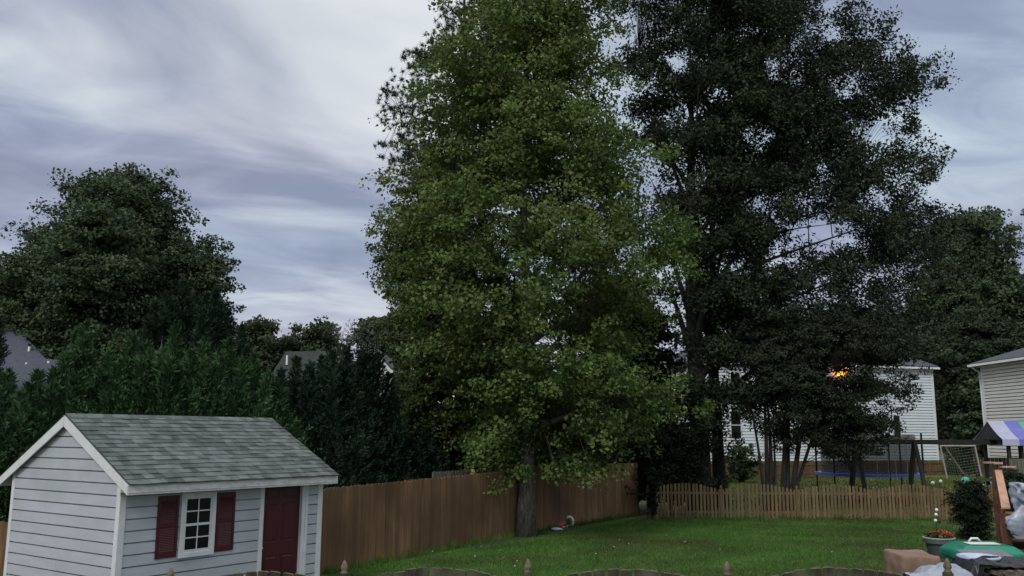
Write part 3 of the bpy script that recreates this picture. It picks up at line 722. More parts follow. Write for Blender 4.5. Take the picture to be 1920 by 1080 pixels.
broadleaf('tree', 29.5, 836, 900, [(300, 780, 860), (350, 735, 880), (410, 730, 890), (470, 705, 890), (520, 712, 890), (600, 732, 890), (680, 738, 890), (760, 735, 890), (830, 760, 880)],
          .17, 'olive_leaf', 'grey_bark', 'olive green tree with a slim grey trunk behind the fence, left of the maple', nclump=1300, per=62, cr=.52, leaf=.105, wid=.7, seed=23, thr=-.45, nl=12, z0=.3, frac=.4)
GAPS = [(1270, 110, 34), (1465, 130, 44), (1300, 215, 26), (1420, 250, 34), (1625, 250, 40), (1640, 372, 34), (1430, 390, 36), (1520, 450, 62), (1580, 440, 40), (1195, 165, 32), (1215, 300, 26), (1360, 180, 24),
        (1540, 320, 26), (1390, 60, 26), (1560, 60, 28), (1630, 512, 24), (1215, 575, 24), (1662, 612, 24), (1530, 528, 20), (1450, 480, 22), (1330, 420, 20), (1590, 170, 26), (1690, 330, 24), (1320, 330, 18), (1380, 500, 18)]
LOWG = [(1578, 697, 34), (1370, 705, 32), (1400, 702, 26), (1650, 700, 26), (1710, 705, 42), (1740, 760, 40), (1655, 762, 36), (1392, 800, 20), (1418, 836, 26), (1445, 770, 22), (1480, 800, 18), (1512, 846, 26), (1548, 690, 18)]
# --- the two tall oaks
o1 = at(1313, 915, 36); o2 = at(1349, 915, 37.5)
broadleaf('oak_tree', 36, 1313, 915, [(-260, 1230, 1400), (-120, 1190, 1470), (0, 1170, 1500), (150, 1160, 1520), (300, 1190, 1510), (430, 1230, 1520), (560, 1240, 1500), (680, 1230, 1470), (760, 1240, 1440), (840, 1215, 1350), (880, 1200, 1320)],
          .44, 'oak_leaf', 'oak_bark', 'tall dark oak with the thicker of the two black trunks', base=(o1.x, 36, 0), nclump=2300, per=75, cr=.72, leaf=.15, wid=.5, frac=.35, holes=GAPS+LOWG, seed=31, thr=-.16, nf=.5, nl=24, inner=.15, z0=.24, topz=20, flat=.9, rise=.2, vj=.2)
broadleaf('oak_tree', 37.5, 1349, 915, [(-230, 1320, 1480), (-80, 1290, 1580), (0, 1290, 1610), (45, 1290, 1665), (75, 1290, 1700), (130, 1300, 1755), (200, 1300, 1765), (300, 1300, 1790), (380, 1300, 1835), (440, 1300, 1840), (520, 1300, 1810), (600, 1300, 1790), (680, 1310, 1765), (740, 1320, 1560)],
          .28, 'oak_leaf_blue', 'oak_bark', 'wide dark oak spreading right over the trampoline, on the slimmer black trunk', base=(o2.x, 37.5, 0), nclump=3600, per=72, cr=.75, leaf=.15, wid=.5, frac=.35, holes=GAPS+LOWG, seed=37, thr=-.22, nf=.48, nl=34, inner=.1, z0=.22, topz=19, flat=.85, depth=.6, rise=.22, vj=.15)
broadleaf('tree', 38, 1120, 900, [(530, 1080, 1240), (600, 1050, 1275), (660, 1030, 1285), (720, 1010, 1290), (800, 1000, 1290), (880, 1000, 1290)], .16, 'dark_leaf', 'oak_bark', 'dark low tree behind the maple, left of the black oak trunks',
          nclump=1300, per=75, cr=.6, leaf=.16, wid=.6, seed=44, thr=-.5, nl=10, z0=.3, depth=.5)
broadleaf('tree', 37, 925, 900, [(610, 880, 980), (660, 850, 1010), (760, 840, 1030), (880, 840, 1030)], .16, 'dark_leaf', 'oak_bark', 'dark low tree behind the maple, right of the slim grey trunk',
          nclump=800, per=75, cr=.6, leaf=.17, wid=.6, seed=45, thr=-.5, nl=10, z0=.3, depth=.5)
# --- crape myrtle with many stems
broadleaf('myrtle_tree', 35, 1462, 915, [(600, 1420, 1650), (650, 1400, 1735), (700, 1385, 1760), (745, 1385, 1750), (780, 1400, 1700), (820, 1430, 1680), (855, 1500, 1650)],
          .1, 'myrtle_leaf', 'oak_bark', 'many-stemmed dark crape myrtle spreading over the trampoline', nclump=2400, per=62, cr=.50, leaf=.11, wid=.5, frac=.4, holes=LOWG, seed=41, thr=-.26, nf=.6, depth=.55, flat=.5, vj=.2,
          stems=[(-.62, -1.1, 4.6, .06), (-.50, -.6, 5.0, .10), (-.38, -.3, 4.9, .09), (-.22, .0, 4.4, .045), (.08, .4, 5.4, .12), (.22, .75, 5.2, .15), (.34, 1.3, 5.0, .12), (.30, 2.2, 5.4, .07)])
# --- pine behind the maple
def pine(name, d, px0, rows, label, seed, ntuft=560, nn_=36, nl=.19, nw=.012, thr=-.05):
    rg = np.random.default_rng(seed); c = at(px0, 800, d); base = (c.x, d, 0); t = thing(name, base, label, 'pine'); pr = profile(px0, d, rows)
    pts = envelope_pts(rg, pr, ntuft, .35, .9, .6, thr, seed, .3) + np.array([c.x, d, 0])
    b = MB(); nodes = limbs(b, base, pr[-1, 0]*.97, .22, rg, pr, 18, .9, .5, rise=.04); b.build('trunk', 'oak_bark', t, smooth=True)
    b = MB(); connect(b, nodes, pts, .03); b.build('branches', 'oak_bark', t)
    k = 3; P = (pts[:, None, :] + rg.normal(0, .17, (len(pts), k, 3))).reshape(-1, 3); P = np.repeat(P, nn_, 0); N = len(P)
    A = unit(rg.normal(0, 1, (N, 3))+np.array([0, 0, .5])); B = unit(np.cross(A, rg.normal(0, 1, (N, 3)))); L_ = nl*(.7+.6*rg.random((N, 1)))
    V = np.empty((N, 3, 3)); V[:, 0] = P-B*nw; V[:, 1] = P+B*nw; V[:, 2] = P+A*L_
    npmesh('crown', V.reshape(-1, 3), 3, 'pine_needle', t)
pine('pine_tree', 33, 862, [(-200, 800, 940), (-60, 795, 960), (20, 800, 960), (70, 770, 960), (140, 725, 960), (200, 710, 960), (290, 695, 960), (325, 705, 960), (350, 770, 940)],
     'dark pine whose needle clusters stick out behind the maple', 51)
# --- woods on the left
LG = 'hardwood trees of the wood behind the left house'
broadleaf('tree', 50, 215, 700, [(334, 135, 262), (356, 100, 300), (400, 75, 318), (470, 60, 335), (560, 50, 360), (700, 60, 390)], .4, 'left_leaf', 'oak_bark',
          'tallest dome-topped hardwood in the wood at left', nclump=1500, per=60, cr=.95, leaf=.19, wid=.7, seed=61, thr=-.30, nf=.32, nl=16, z0=.4, group=LG, vj=.12)
broadleaf('tree', 49, 330, 700, [(428, 330, 365), (450, 295, 395), (490, 290, 412), (530, 285, 415), (580, 290, 400), (640, 270, 400)], .25, 'left_leaf', 'oak_bark',
          'hardwood with a forked dark trunk showing through, at the right end of the left wood', nclump=460, per=60, cr=.8, leaf=.18, wid=.7, seed=63, thr=-.05, nf=.35, nl=12, z0=.4, group=LG)
broadleaf('tree', 44, 165, 700, [(400, 140, 200), (430, 100, 235), (490, 75, 255), (580, 60, 265), (680, 60, 265)], .3, 'left_leaf', 'oak_bark',
          'rounded greener hardwood in front of the dome-topped tree', nclump=960, per=60, cr=.8, leaf=.18, wid=.7, seed=65, thr=-.3, nf=.35, nl=12, z0=.4, group=LG)
broadleaf('tree', 46, 10, 700, [(478, 15, 60), (510, -50, 95), (560, -90, 120), (640, -120, 140), (720, -120, 140)], .3, 'left_leaf', 'oak_bark',
          'lower hardwood above the grey roof at the left edge', nclump=840, per=60, cr=.85, leaf=.18, wid=.7, seed=67, thr=-.25, nf=.35, nl=12, z0=.4, group=LG)
broadleaf('tree', 47, 95, 700, [(420, 85, 110), (450, 50, 150), (560, 30, 190), (700, 30, 220)], .3, 'left_leaf', 'oak_bark',
          'dark hardwood filling the wood between the roof and the dome-topped tree', nclump=760, per=60, cr=.85, leaf=.18, wid=.7, seed=68, thr=-.25, nf=.35, nl=12, z0=.4, group=LG)
broadleaf('tree', 47, 290, 700, [(530, 200, 340), (580, 180, 390), (650, 180, 400), (720, 180, 400)], .3, 'dark_leaf', 'oak_bark',
          'dark low hardwood behind the bare dead tree', nclump=600, per=60, cr=.85, leaf=.18, wid=.7, seed=69, thr=-.3, nf=.35, nl=10, z0=.4, group=LG)
# bare dead tree
dp = at(216, 700, 31); rg = np.random.default_rng(71); b = MB()
def bare(b, p, d, L_, r, lvl):
    e = p+d*L_; m_ = p.lerp(e, .5)+Vector(rg.normal(0, .06, 3))*L_; b.tube([p, m_, e], [r, r*.8, r*.6], 5, cap=False)
    if lvl == 0: return
    for k in range(7 if lvl == 4 else 3 if lvl > 1 else 4):
        nd = (d + Vector(rg.normal(0, .5, 3))).normalized(); nd.z = abs(nd.z)*.7+.25; bare(b, p.lerp(e, rg.uniform(.5, 1)), nd.normalized(), L_*rg.uniform(.25, .42) if lvl == 4 else L_*rg.uniform(.5, .75), r*.55, lvl-1)
tdead = thing('dead_tree', (dp.x, 31, 0), 'bare grey dead tree standing between the cypress hedge and the left wood', 'dead tree')
topd = at(216, 560, 31).z
bare(b, Vector((dp.x, 31, 0)), Vector((.02, 0, 1)), topd*.55, .10, 4); b.build('trunk', 'grey_bark', tdead, smooth=True)
# --- tall dark cypress behind the hedge
def cy(px, pytop, d, wpx, seed, leafm, label, name='cypress_tree', group=None, **k):
    c = at(px, pytop, d); return conifer(name, c.x, d, c.z, wpx*d/FPX/2, leafm, 'oak_bark', label, 'cypress', group, seed=seed, **k)
HB = 'dark cypresses behind the hedge'
cy(345, 520, 35, 170, 81, 'cypress_dark', 'tall dark cypress in the middle of the group behind the hedge', group=HB, n=1500, m=14, leafl=.26, leafw=.06, fl=.9, leaders=5, point=.5)
cy(405, 535, 34, 110, 82, 'cypress_dark', 'dark cypress with ragged tips against the sky, right of the tall dark one', group=HB, n=1100, m=14, leafl=.26, leafw=.06, fl=.9, leaders=5, point=.5)
cy(455, 605, 33, 100, 83, 'cypress_dark', 'short dark cypress leaning right at the end of the dark group', group=HB, n=800, m=14, leafl=.24, leafw=.055, fl=.8, leaders=3, point=.5)
cy(290, 560, 34, 120, 84, 'cypress_dark', 'dark cypress just right of the bare dead tree', group=HB, n=900, m=14, leafl=.26, leafw=.06, fl=.8, leaders=3, point=.5)
cy(-15, 540, 36, 120, 85, 'cypress_dark', 'dark cypress at the left edge above the grey roof', group=HB, n=700, m=14, leafl=.26, leafw=.06, fl=.8, leaders=2, point=.6)
# --- leyland hedge
HG = 'green cypress hedge behind the shed'
hedge = [(-45, 680, 21.5, 130, 'leftmost green cypress at the picture edge below the grey roof'), (18, 686, 22, 120, 'low green cypress overlapping the grey roof, second from the left edge'),
         (72, 688, 22.5, 100, 'low green cypress with its tip on the grey roof, left of the shed ridge'), (125, 655, 23, 110, 'green cypress rising at the right end of the grey roof'),
         (162, 597, 23.5, 100, 'green cypress with the tallest pointed tip, left of the dead tree'), (205, 650, 23.2, 100, 'green cypress right below the bare dead tree'),
         (246, 615, 24, 95, 'green cypress just right of the dead tree'), (283, 650, 23.6, 90, 'small-tipped green cypress above the shed ridge'),
         (330, 603, 24.4, 105, 'green cypress with a broad tip above the middle of the shed roof'), (385, 628, 24.4, 100, 'green cypress below the ragged dark ones'),
         (430, 628, 25, 105, 'green cypress above the right part of the shed roof'), (478, 655, 25, 105, 'green cypress at the right end of the bright hedge')]
for i, (px, py, d, w, lb) in enumerate(hedge):
    cy(px, py, d, w*1.5, 91+i, 'cypress', lb, group=HG, n=900, m=15, leafl=.25, leafw=.055, fl=.80, leaders=2, point=.80)
for i, (px, py, d, w, lb) in enumerate([(-10, 712, 20.8, 130, 'low green cypress at the picture edge in front of the leftmost one'), (55, 712, 21.4, 130, 'low green cypress under the grey roof beside the shed'), (105, 712, 22, 120, 'low green cypress left of the shed ridge end'),
                                      (145, 690, 22.3, 120, 'green cypress just above the left end of the shed ridge'), (225, 668, 23, 120, 'green cypress filling the gap under the dead tree'), (265, 662, 23.2, 110, 'green cypress filling in right of the dead tree'),
                                      (305, 650, 23.4, 110, 'green cypress behind the left half of the shed roof'), (358, 650, 23.6, 120, 'green cypress behind the middle of the shed roof'), (412, 655, 24, 120, 'green cypress behind the right half of the shed roof'), (458, 668, 24.2, 120, 'green cypress near the right end of the shed ridge'), (505, 690, 24.6, 110, 'last green cypress before the darker ones')]):
    cy(px, py, d, w*1.8, 301+i, 'cypress', lb, group=HG, n=900, m=15, leafl=.27, leafw=.055, fl=.95, leaders=4, point=.55, upb=.5)
HD = 'darker cypresses behind the brown fence'
dark = [(556, 664, 26.5, 100, 'dark cypress rising before the dim far roof'), (605, 662, 27, 100, 'dark cypress at the right end of the dim far roof'), (528, 686, 25.5, 110, 'dark cypress beside the right end of the shed roof'), (583, 674, 26, 110, 'dark cypress under the far dim roof'), (622, 650, 26.4, 130, 'dark cypress left of the thin bare top'),
        (652, 640, 27, 120, 'dark full cypress carrying the thin bare top'), (690, 612, 27.4, 60, 'dark cypress with a spiky tip, right of the thin bare top'), (728, 694, 28, 80, 'dark cypress below the beige gable'),
        (790, 730, 29, 120, 'dark cypress beside the slim grey trunk'), (560, 760, 25.5, 120, 'low dark cypress just behind the shed corner')]
for i, (px, py, d, w, lb) in enumerate(dark):
    cy(px, py, d, w*1.45, 111+i, 'cypress_dark', lb, group=HD, n=950, m=15, leafl=.25, leafw=.052, fl=.80, leaders=2, point=.75)
# thin bare leader top
tt = at(657, 598, 27); S, D, Ln = [], [], []
rg = np.random.default_rng(130)
for lx, tz_ in ((0, tt.z), (-.28, tt.z-.25), (.62, tt.z-.15)):
    for j in range(16):
        f = j/16; S.append((tt.x+lx, 27, tz_-1.0+f*.95)); D.append((math.cos(j*2.4), .4*math.sin(j*2.4), .9)); Ln.append(.40*(1-f)+.10)
o = npmesh('cypress_tip', sprays(np.array(S), np.array(D), 8, np.array(Ln), .10, .022, rg), 4, 'greywood', loc=(tt.x, 27, 0))
tag(o, 'thin half-bare cypress leader rising against the sky over the dark hedge', 'cypress')
# dark shrubs under the maple and oaks
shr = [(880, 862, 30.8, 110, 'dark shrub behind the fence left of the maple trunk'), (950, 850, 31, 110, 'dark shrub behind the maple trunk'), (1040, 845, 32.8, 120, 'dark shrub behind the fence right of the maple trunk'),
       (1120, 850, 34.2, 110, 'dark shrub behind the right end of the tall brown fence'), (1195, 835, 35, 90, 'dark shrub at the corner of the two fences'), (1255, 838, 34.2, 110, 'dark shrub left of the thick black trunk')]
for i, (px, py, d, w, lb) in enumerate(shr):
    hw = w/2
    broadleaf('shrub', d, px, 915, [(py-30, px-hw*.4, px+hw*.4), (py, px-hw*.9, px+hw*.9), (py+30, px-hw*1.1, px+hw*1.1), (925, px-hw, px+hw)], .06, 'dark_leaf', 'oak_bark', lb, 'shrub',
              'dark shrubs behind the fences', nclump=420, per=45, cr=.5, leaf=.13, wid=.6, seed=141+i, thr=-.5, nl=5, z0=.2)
iv = gnd(1207, 964)
broadleaf('ivy', YF-.15, 1207, 966, [(892, 1202, 1210), (905, 1199, 1215), (930, 1199, 1214), (960, 1200, 1212)], .03, 'dark_leaf', 'oak_bark', 'dark ivy climbing the left end of the far picket fence', 'ivy', nclump=90, per=26, cr=.10, leaf=.07, wid=.8, seed=150, thr=-.9, nl=3, base=(iv.x, YF-.15, 0))
# --- far tree line, middle left
FG = 'far hardwoods on the horizon'
for i, (px, py, w, dd, lb) in enumerate([(478, 612, 90, 105, 'far round tree at the left end of the distant tree line'), (540, 632, 80, 112, 'far tree in the dip of the distant tree line'), (590, 612, 90, 108, 'far open-topped tree in the middle of the distant tree line'),
                                    (640, 645, 80, 104, 'far low tree just left of the thin bare cypress top'), (716, 600, 90, 100, 'far tree above the beige gable'), (765, 585, 80, 96, 'far tree right of the beige gable, half behind the olive tree')]):
    h = w/2
    broadleaf('tree', dd, px, 700, [(py, px-h*.35, px+h*.4), (py+14, px-h*.8, px+h*.8), (py+45, px-h*1.15, px+h*1.15), (py+110, px-h*1.2, px+h*1.2), (790, px-h, px+h)], .3, 'far_leaf', 'oak_bark', lb, 'tree', FG,
              nclump=800, per=50, cr=1.3, leaf=.36, wid=.7, seed=160+i, thr=-.2, nf=.2, nl=10, z0=.4, frac=.3)
# --- right background trees
RG = 'big background trees at right'
for i, (px, py, w, dd, lb) in enumerate([(1835, 388, 190, 88, 'tallest background tree right of the oak'), (1920, 470, 190, 84, 'background tree above the beige house roof'), (1775, 560, 190, 92, 'background tree above the white house corner'),
                                    (1690, 600, 200, 98, 'background tree behind the white house roof'), (1850, 600, 200, 80, 'lower dark background tree between the two pale houses'), (1980, 560, 200, 90, 'background tree beyond the right edge over the house roof')]):
    h = w/2
    broadleaf('tree', dd, px, 860, [(py, px-h*.35, px+h*.35), (py+22, px-h*.75, px+h*.75), (py+80, px-h, px+h), (py+200, px-h*1.05, px+h*1.05), (840, px-h*.95, px+h*.95)], .4, 'left_leaf' if i in (0, 1, 5) else 'oak_leaf', 'oak_bark', lb, 'tree', RG,
              nclump=1500 if i < 2 else 1000, per=60, cr=1.25, leaf=.30, wid=.65, seed=170+i, thr=-.2, nf=.22, nl=14, z0=.35, frac=.4)
broadleaf('tree', 66, 1834, 890, [(722, 1820, 1850), (745, 1812, 1862), (790, 1815, 1862), (825, 1830, 1855)], .12, 'left_leaf', 'oak_bark', 'small tree at the left corner of the beige house', nclump=110, per=50, cr=.5, leaf=.26, wid=.7, seed=181, nl=6)
cy(1797, 786, 68, 62, 190, 'green_leaf', 'small bright green conical arborvitae beyond the tan fence', name='arborvitae', n=700, m=12, leafl=.22, leafw=.07, fl=.45, point=.6, upb=1.5)
broadleaf('shrub', 57, 1390, 900, [(845, 1382, 1398), (858, 1374, 1408), (895, 1372, 1410)], .05, 'left_leaf', 'oak_bark', 'green shrub in front of the white house base', 'shrub', nclump=120, per=50, cr=.4, leaf=.16, seed=192, nl=4, thr=-.9)
# --- near bush by the steps
bq = gnd(1826, 1012)
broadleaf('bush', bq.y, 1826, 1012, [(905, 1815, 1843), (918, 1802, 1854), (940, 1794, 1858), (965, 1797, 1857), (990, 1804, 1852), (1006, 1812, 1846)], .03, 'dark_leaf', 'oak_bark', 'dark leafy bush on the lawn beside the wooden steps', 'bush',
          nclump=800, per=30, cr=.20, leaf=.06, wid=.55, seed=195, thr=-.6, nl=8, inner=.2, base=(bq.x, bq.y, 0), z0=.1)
broadleaf('bush', 21, 1901, 960, [(885, 1893, 1912), (900, 1884, 1922), (930, 1884, 1926), (950, 1890, 1920)], .03, 'myrtle_leaf', 'oak_bark', 'reddish bush behind the step rail at the right edge', 'bush',
          nclump=260, per=40, cr=.16, leaf=.06, wid=.55, seed=197, thr=-.9, nl=5)

# ------------------------------------------------------------------ houses
def gable_or_box_house(): pass
def wall_siding(b, A, B, z0, z1, lap, outward):
    A, B = Vector(A), Vector(B); Ld = (B-A).length; U = (B-A)/Ld
    siding(b, A, U, outward, lambda zb, zt: [(0, Ld, 0, Ld)], z0, z1, lap, lip=.09, gf=.74)
# white house behind the trampoline
Hc = at(1757, 850, 76); Hc.z = 0; hd = Vector((.97, .243, 0)).normalized(); hn = Vector((hd.y, -hd.x, 0)); HL, HW_ = 21.0, 11
Ha = Hc - hd*HL
hz0, hz1 = .95, at(1750, 690, 76).z
wh = thing('white_house', Ha, 'two-storey white sided house behind the myrtle and trampoline', 'house')
b = MB(); wall_siding(b, Ha, Hc, hz0, hz1, .235, hn)
wall_siding(b, Hc, Hc-hn*HW_, hz0, hz1, .235, hd); I_ = -hn*.06; b.quad(I_+Ha+Z*hz0, I_+Hc+Z*hz0, I_+Hc+Z*hz1, I_+Ha+Z*hz1); I_ = -hd*.06; b.quad(I_+Hc+Z*hz0, I_+Hc-hn*HW_+Z*hz0, I_+Hc-hn*HW_+Z*hz1, I_+Hc+Z*hz1)
b.quad(Ha+Z*0, Ha-hn*HW_, Ha-hn*HW_+Z*hz1, Ha+Z*hz1); b.quad(Ha-hn*HW_, Hc-hn*HW_, Hc-hn*HW_+Z*hz1, Ha-hn*HW_+Z*hz1)
b.build('wall', 'white_siding', wh)
b = MB(); b.box(Ha+hn*.01, hd*HL, -hn*(HW_+.02), Z*hz0); b.build('foundation', 'brick', wh)
b = MB(); b.box(Hc+hn*.10-hd*.12+Z*hz0, hd*.22, -hn*.15, Z*(hz1-hz0)); b.build('corner_board', 'trim', wh)
b = MB(); e = .45; rz = 3.0
for sg, q0, q1 in ((1, Ha+hn*e-hd*e, Hc+hn*e+hd*e), (-1, Ha-hn*(HW_+e)-hd*e, Hc-hn*(HW_+e)+hd*e)):
    r0, r1 = Ha-hn*HW_/2-hd*(e-4)+Z*(hz1+rz), Hc-hn*HW_/2+hd*e-hd*4+Z*(hz1+rz)
    b.prism([q0+Z*hz1, q1+Z*hz1, r1, r0], Z*.12)
b.prism([Hc+hn*e+hd*e+Z*hz1, Hc-hn*(HW_+e)+hd*e+Z*hz1, Hc-hn*HW_/2+hd*(e-4)+Z*(hz1+rz)], Z*.12)
b.prism([Ha-hn*(HW_+e)-hd*e+Z*hz1, Ha+hn*e-hd*e+Z*hz1, Ha-hn*HW_/2-hd*(e-4)+Z*(hz1+rz)], Z*.12)
b.build('roof', 'roof_dark', wh)
b = MB(); b.box(Ha+hn*e-hd*e+Z*(hz1-.14), hd*(HL+2*e), hn*.12, Z*.15); b.box(Hc+hn*e+hd*e+Z*(hz1-.14), hd*.1, -hn*(HW_+2*e), Z*.15); b.build('gutter', 'white', wh)
def hwin(parent, O, U, N_, u, z0, w, h, glass='glass'):
    b = MB(); P = lambda a, c, d: O+U*a+Z*c+N_*(d+.04)
    f = .10
    b.box(P(u-f, z0-f, .02), U*(w+2*f), N_*.09, Z*f); b.box(P(u-f, z0+h, .02), U*(w+2*f), N_*.09, Z*f); b.box(P(u-f, z0, .02), U*f, N_*.09, Z*h); b.box(P(u+w, z0, .02), U*f, N_*.09, Z*h); b.box(P(u, z0+h/2-.03, .06), U*w, N_*.04, Z*.06)
    wn_ = b.build('window', 'trim', parent)
    b = MB(); b.quad(P(u, z0, .075), P(u+w, z0, .075), P(u+w, z0+h, .075), P(u, z0+h, .075)); b.build('pane', glass, wn_)
def uof(px):                                                # where a sight line meets the facade
    r = ray(px, 815); den = (r.x*hd.y - r.y*hd.x); k = (Ha.x*hd.y - Ha.y*hd.x)/den; p = Vector((r.x*k, r.y*k, 0)); return (p-Ha).dot(hd)
for pa, pb_, ya, yb in ((1370, 1388, 822, 772), (1675, 1687, 820, 779), (1452, 1468, 822, 772), (1560, 1576, 822, 772), (1372, 1388, 735, 700), (1600, 1614, 745, 712)):
    u0, u1 = uof(pa), uof(pb_); Yd = (Ha+hd*u0).y
    za, zb_ = at(pa, ya, Yd).z, at(pa, yb, Yd).z; hwin(wh, Ha, hd, hn, u0, za, u1-u0, zb_-za)
lg = at(1578, 695, (Ha+hd*uof(1578)).y-.5); b = MB(); b.ball(lg, .62, sc=(1, .35, .9)); o = b.build('glow_spot', 'orange_glow', loc=lg);  # flattened orange emissive ball just off the facade
tag(o, 'orange glowing spot seen through the dark leaves on the white house', 'lamp')
lm = at(1548, 690, (Ha+hd*uof(1548)).y-.4)
# beige house at the right edge
Bc = at(1857, 880, 58); Bc.z = 0; bz1 = at(1845, 684, 58).z; bx = Vector((.03, -1, 0)).normalized(); bnl = Vector((-1, -.03, 0)).normalized()
bh = thing('beige_house', Bc, 'pale beige sided house with a grey hip roof at the right edge', 'house')
b = MB(); Be = Bc + bx*14; wall_siding(b, Bc, Be, .5, bz1, .215, bnl)
Bf = Bc - bnl*12
I_ = -bnl*.06; b.quad(I_+Bc+Z*0, I_+Be, I_+Be+Z*bz1, I_+Bc+Z*bz1); b.quad(Bc, Bf, Bf+Z*bz1, Bc+Z*bz1); b.quad(Be, Be-bnl*12, Be-bnl*12+Z*bz1, Be+Z*bz1)
b.build('wall', 'beige_siding', bh)
b = MB(); b.box(Bc+bnl*.10-bx*.03, bx*.2, -bnl*.2, Z*bz1); b.build('corner_board', 'trim', bh)
b = MB(); e = .55; rr = [Bc-bx*e+bnl*e, Be+bx*e+bnl*e, Be+bx*e-bnl*(12+e), Bc-bx*e-bnl*(12+e)]; rt0, rt1 = Bc+bx*6-bnl*6, Be-bx*6-bnl*6; H2 = 2.4
rr = [p+Z*bz1 for p in rr]; rt0 += Z*(bz1+H2); rt1 += Z*(bz1+H2)
for P in ([rr[0], rr[1], rt1, rt0], [rr[1], rr[2], rt1], [rr[2], rr[3], rt0, rt1], [rr[3], rr[0], rt0]): b.prism(P, Z*.1)
b.build('roof', 'roof_dark', bh)
b = MB(); b.box(Bc-bx*e+bnl*e+Z*(bz1-.12), bx*(14+2*e), bnl*.13, Z*.14); b.box(Bc-bx*(e+.1)+bnl*e+Z*(bz1-.12), bx*.12, -bnl*(12+2*e), Z*.14); b.build('gutter', 'white', bh)
b = MB(); b.tube([Bc-bx*.45+bnl*.5+Z*(bz1-.1), Bc-bx*.15+bnl*.1+Z*(bz1-.5), Bc-bx*.05+bnl*.09+Z*.2], .06, 8); b.build('downpipe', 'trim', bh)
# further house between
Gx = at(1829, 826, 82); b_z = at(1812, 727, 82).z
fh = thing('pale_house', (Gx.x, 82, 0), 'far pale gabled house half hidden behind the corner of the beige house', 'house')
b = MB(); siding(b, Vector((Gx.x, 82, 0)), Vector((1, 0, 0)), Vector((0, -1, 0)), lambda zb, zt: [(0, 8, 0, 8)], .3, b_z, .25, lip=.09, gf=.74)
b.box((Gx.x, 82.05, 0), (8, 0, 0), (0, 8, 0), (0, 0, b_z)); 
b.prism([(Gx.x-.9, 82, b_z), (Gx.x+8.9, 82, b_z), (Gx.x+4, 82, b_z+3.4)], (0, 8, 0)); b.build('wall', 'white_siding', fh)
b = MB(); b.prism([(Gx.x-1.0, 81.6, b_z), (Gx.x+4, 81.6, b_z+3.55), (Gx.x+4, 81.6, b_z+3.8), (Gx.x-1.1, 81.6, b_z+.2)], (0, 9, 0)); b.prism([(Gx.x+9.0, 81.6, b_z), (Gx.x+4, 81.6, b_z+3.55), (Gx.x+4, 81.6, b_z+3.8), (Gx.x+9.1, 81.6, b_z+.2)], (0, 9, 0)); b.build('roof', 'roof_dark', fh)
b = MB(); b.prism([(Gx.x-1.1, 81.5, b_z-.12), (Gx.x+4, 81.5, b_z+3.45), (Gx.x+4, 81.5, b_z+3.8), (Gx.x-1.1, 81.5, b_z+.2)], (0, .08, 0)); b.build('rake_board', 'trim', fh)
# grey roofed house at far left
d = 43; A = at(38, 621, d); rl = at(-200, 606, d+1); k1 = at(84, 672, d-2.5); k2 = at(118, 676, d-2.5); lo = at(160, 745, d-6); lo2 = at(-260, 760, d-6)
gh = thing('grey_roof_house', (k1.x, d, 0), 'blue-grey shingled house roof showing at the left edge over the hedge', 'house')
b = MB(); b.prism([A, rl, lo2, at(84, 745, d-6), k1], Z*-.15); b.prism([k1, at(84, 745, d-6), lo, k2], Z*-.15)
b.prism([A, rl, rl+Vector((0, 8, -5)), A+Vector((3, 8, -5))], Z*-.15); b.prism([A, k1, k2+Vector((1, 8, -2)), A+Vector((3, 8, -5))], Z*-.15)
rf = b.build('roof', 'roof_blue', gh)
b = MB(); b.box((lo2.x, d-5.6, 0), (lo.x-lo2.x-.5, 0, 0), (0, 12, 0), (0, 0, lo.z-.3)); b.build('wall', 'beige_siding', gh)
def onroof(px, py):                                        # point on the visible slope
    n = (rl-A).cross(k1-A).normalized(); r = ray(px, py); o_ = Vector((0, 0, CAMH)); return o_ + r*((A-o_).dot(n)/r.dot(n))
for (px, py, hh, rr_) in ((54, 661, .28, .055), (49, 688, .2, .055), (91, 680, .07, .06)):
    p = onroof(px, py); b = MB(); b.tube([p-Z*.15, p+Z*hh], rr_, 10); b.build('vent_pipe', 'white', rf)
b = MB(); b.tube([A+Z*.03, rl+Z*.03], .08, 6); b.build('ridge_cap', 'roof_dark', rf)
# dim roof and beige gable in the middle distance
c0 = at(530, 658, 92); mh = thing('distant_house', (c0.x, 92, 0), 'distant house with a dim dark roof between the cypress hedge and the far trees', 'house')
r0, r1, r2, r3 = at(536, 659, 92), at(610, 658, 94), at(640, 720, 86), at(500, 715, 86)
b = MB(); b.prism([r0, r1, r2, r3], Z*-.2); mrf = b.build('roof', 'roof_dim', mh)
b = MB(); b.box((r3.x+.3, 86.5, 0), (r2.x-r3.x-.6, 0, 0), (0, 9, 0), (0, 0, r3.z-.3)); b.build('wall', 'beige_siding', mh)
for px, py in ((538, 673), (524, 700)):
    p = at(px, py, 89.5); b = MB(); b.tube([p-Z*.6, p+Z*.35], .10, 8); b.build('vent_pipe', 'white', mrf)
g0, g1, g2 = at(700, 655, 66), at(737, 697, 66), at(663, 697, 66)
g3 = Vector((g0.x, 66, g0.z)); gh2 = thing('gabled_house', (g0.x, 66, 0), 'beige gable with a white rake edge just left of the olive tree', 'house')
b = MB()
slope_ = (g3.z-g1.z)/(g1.x-g3.x)
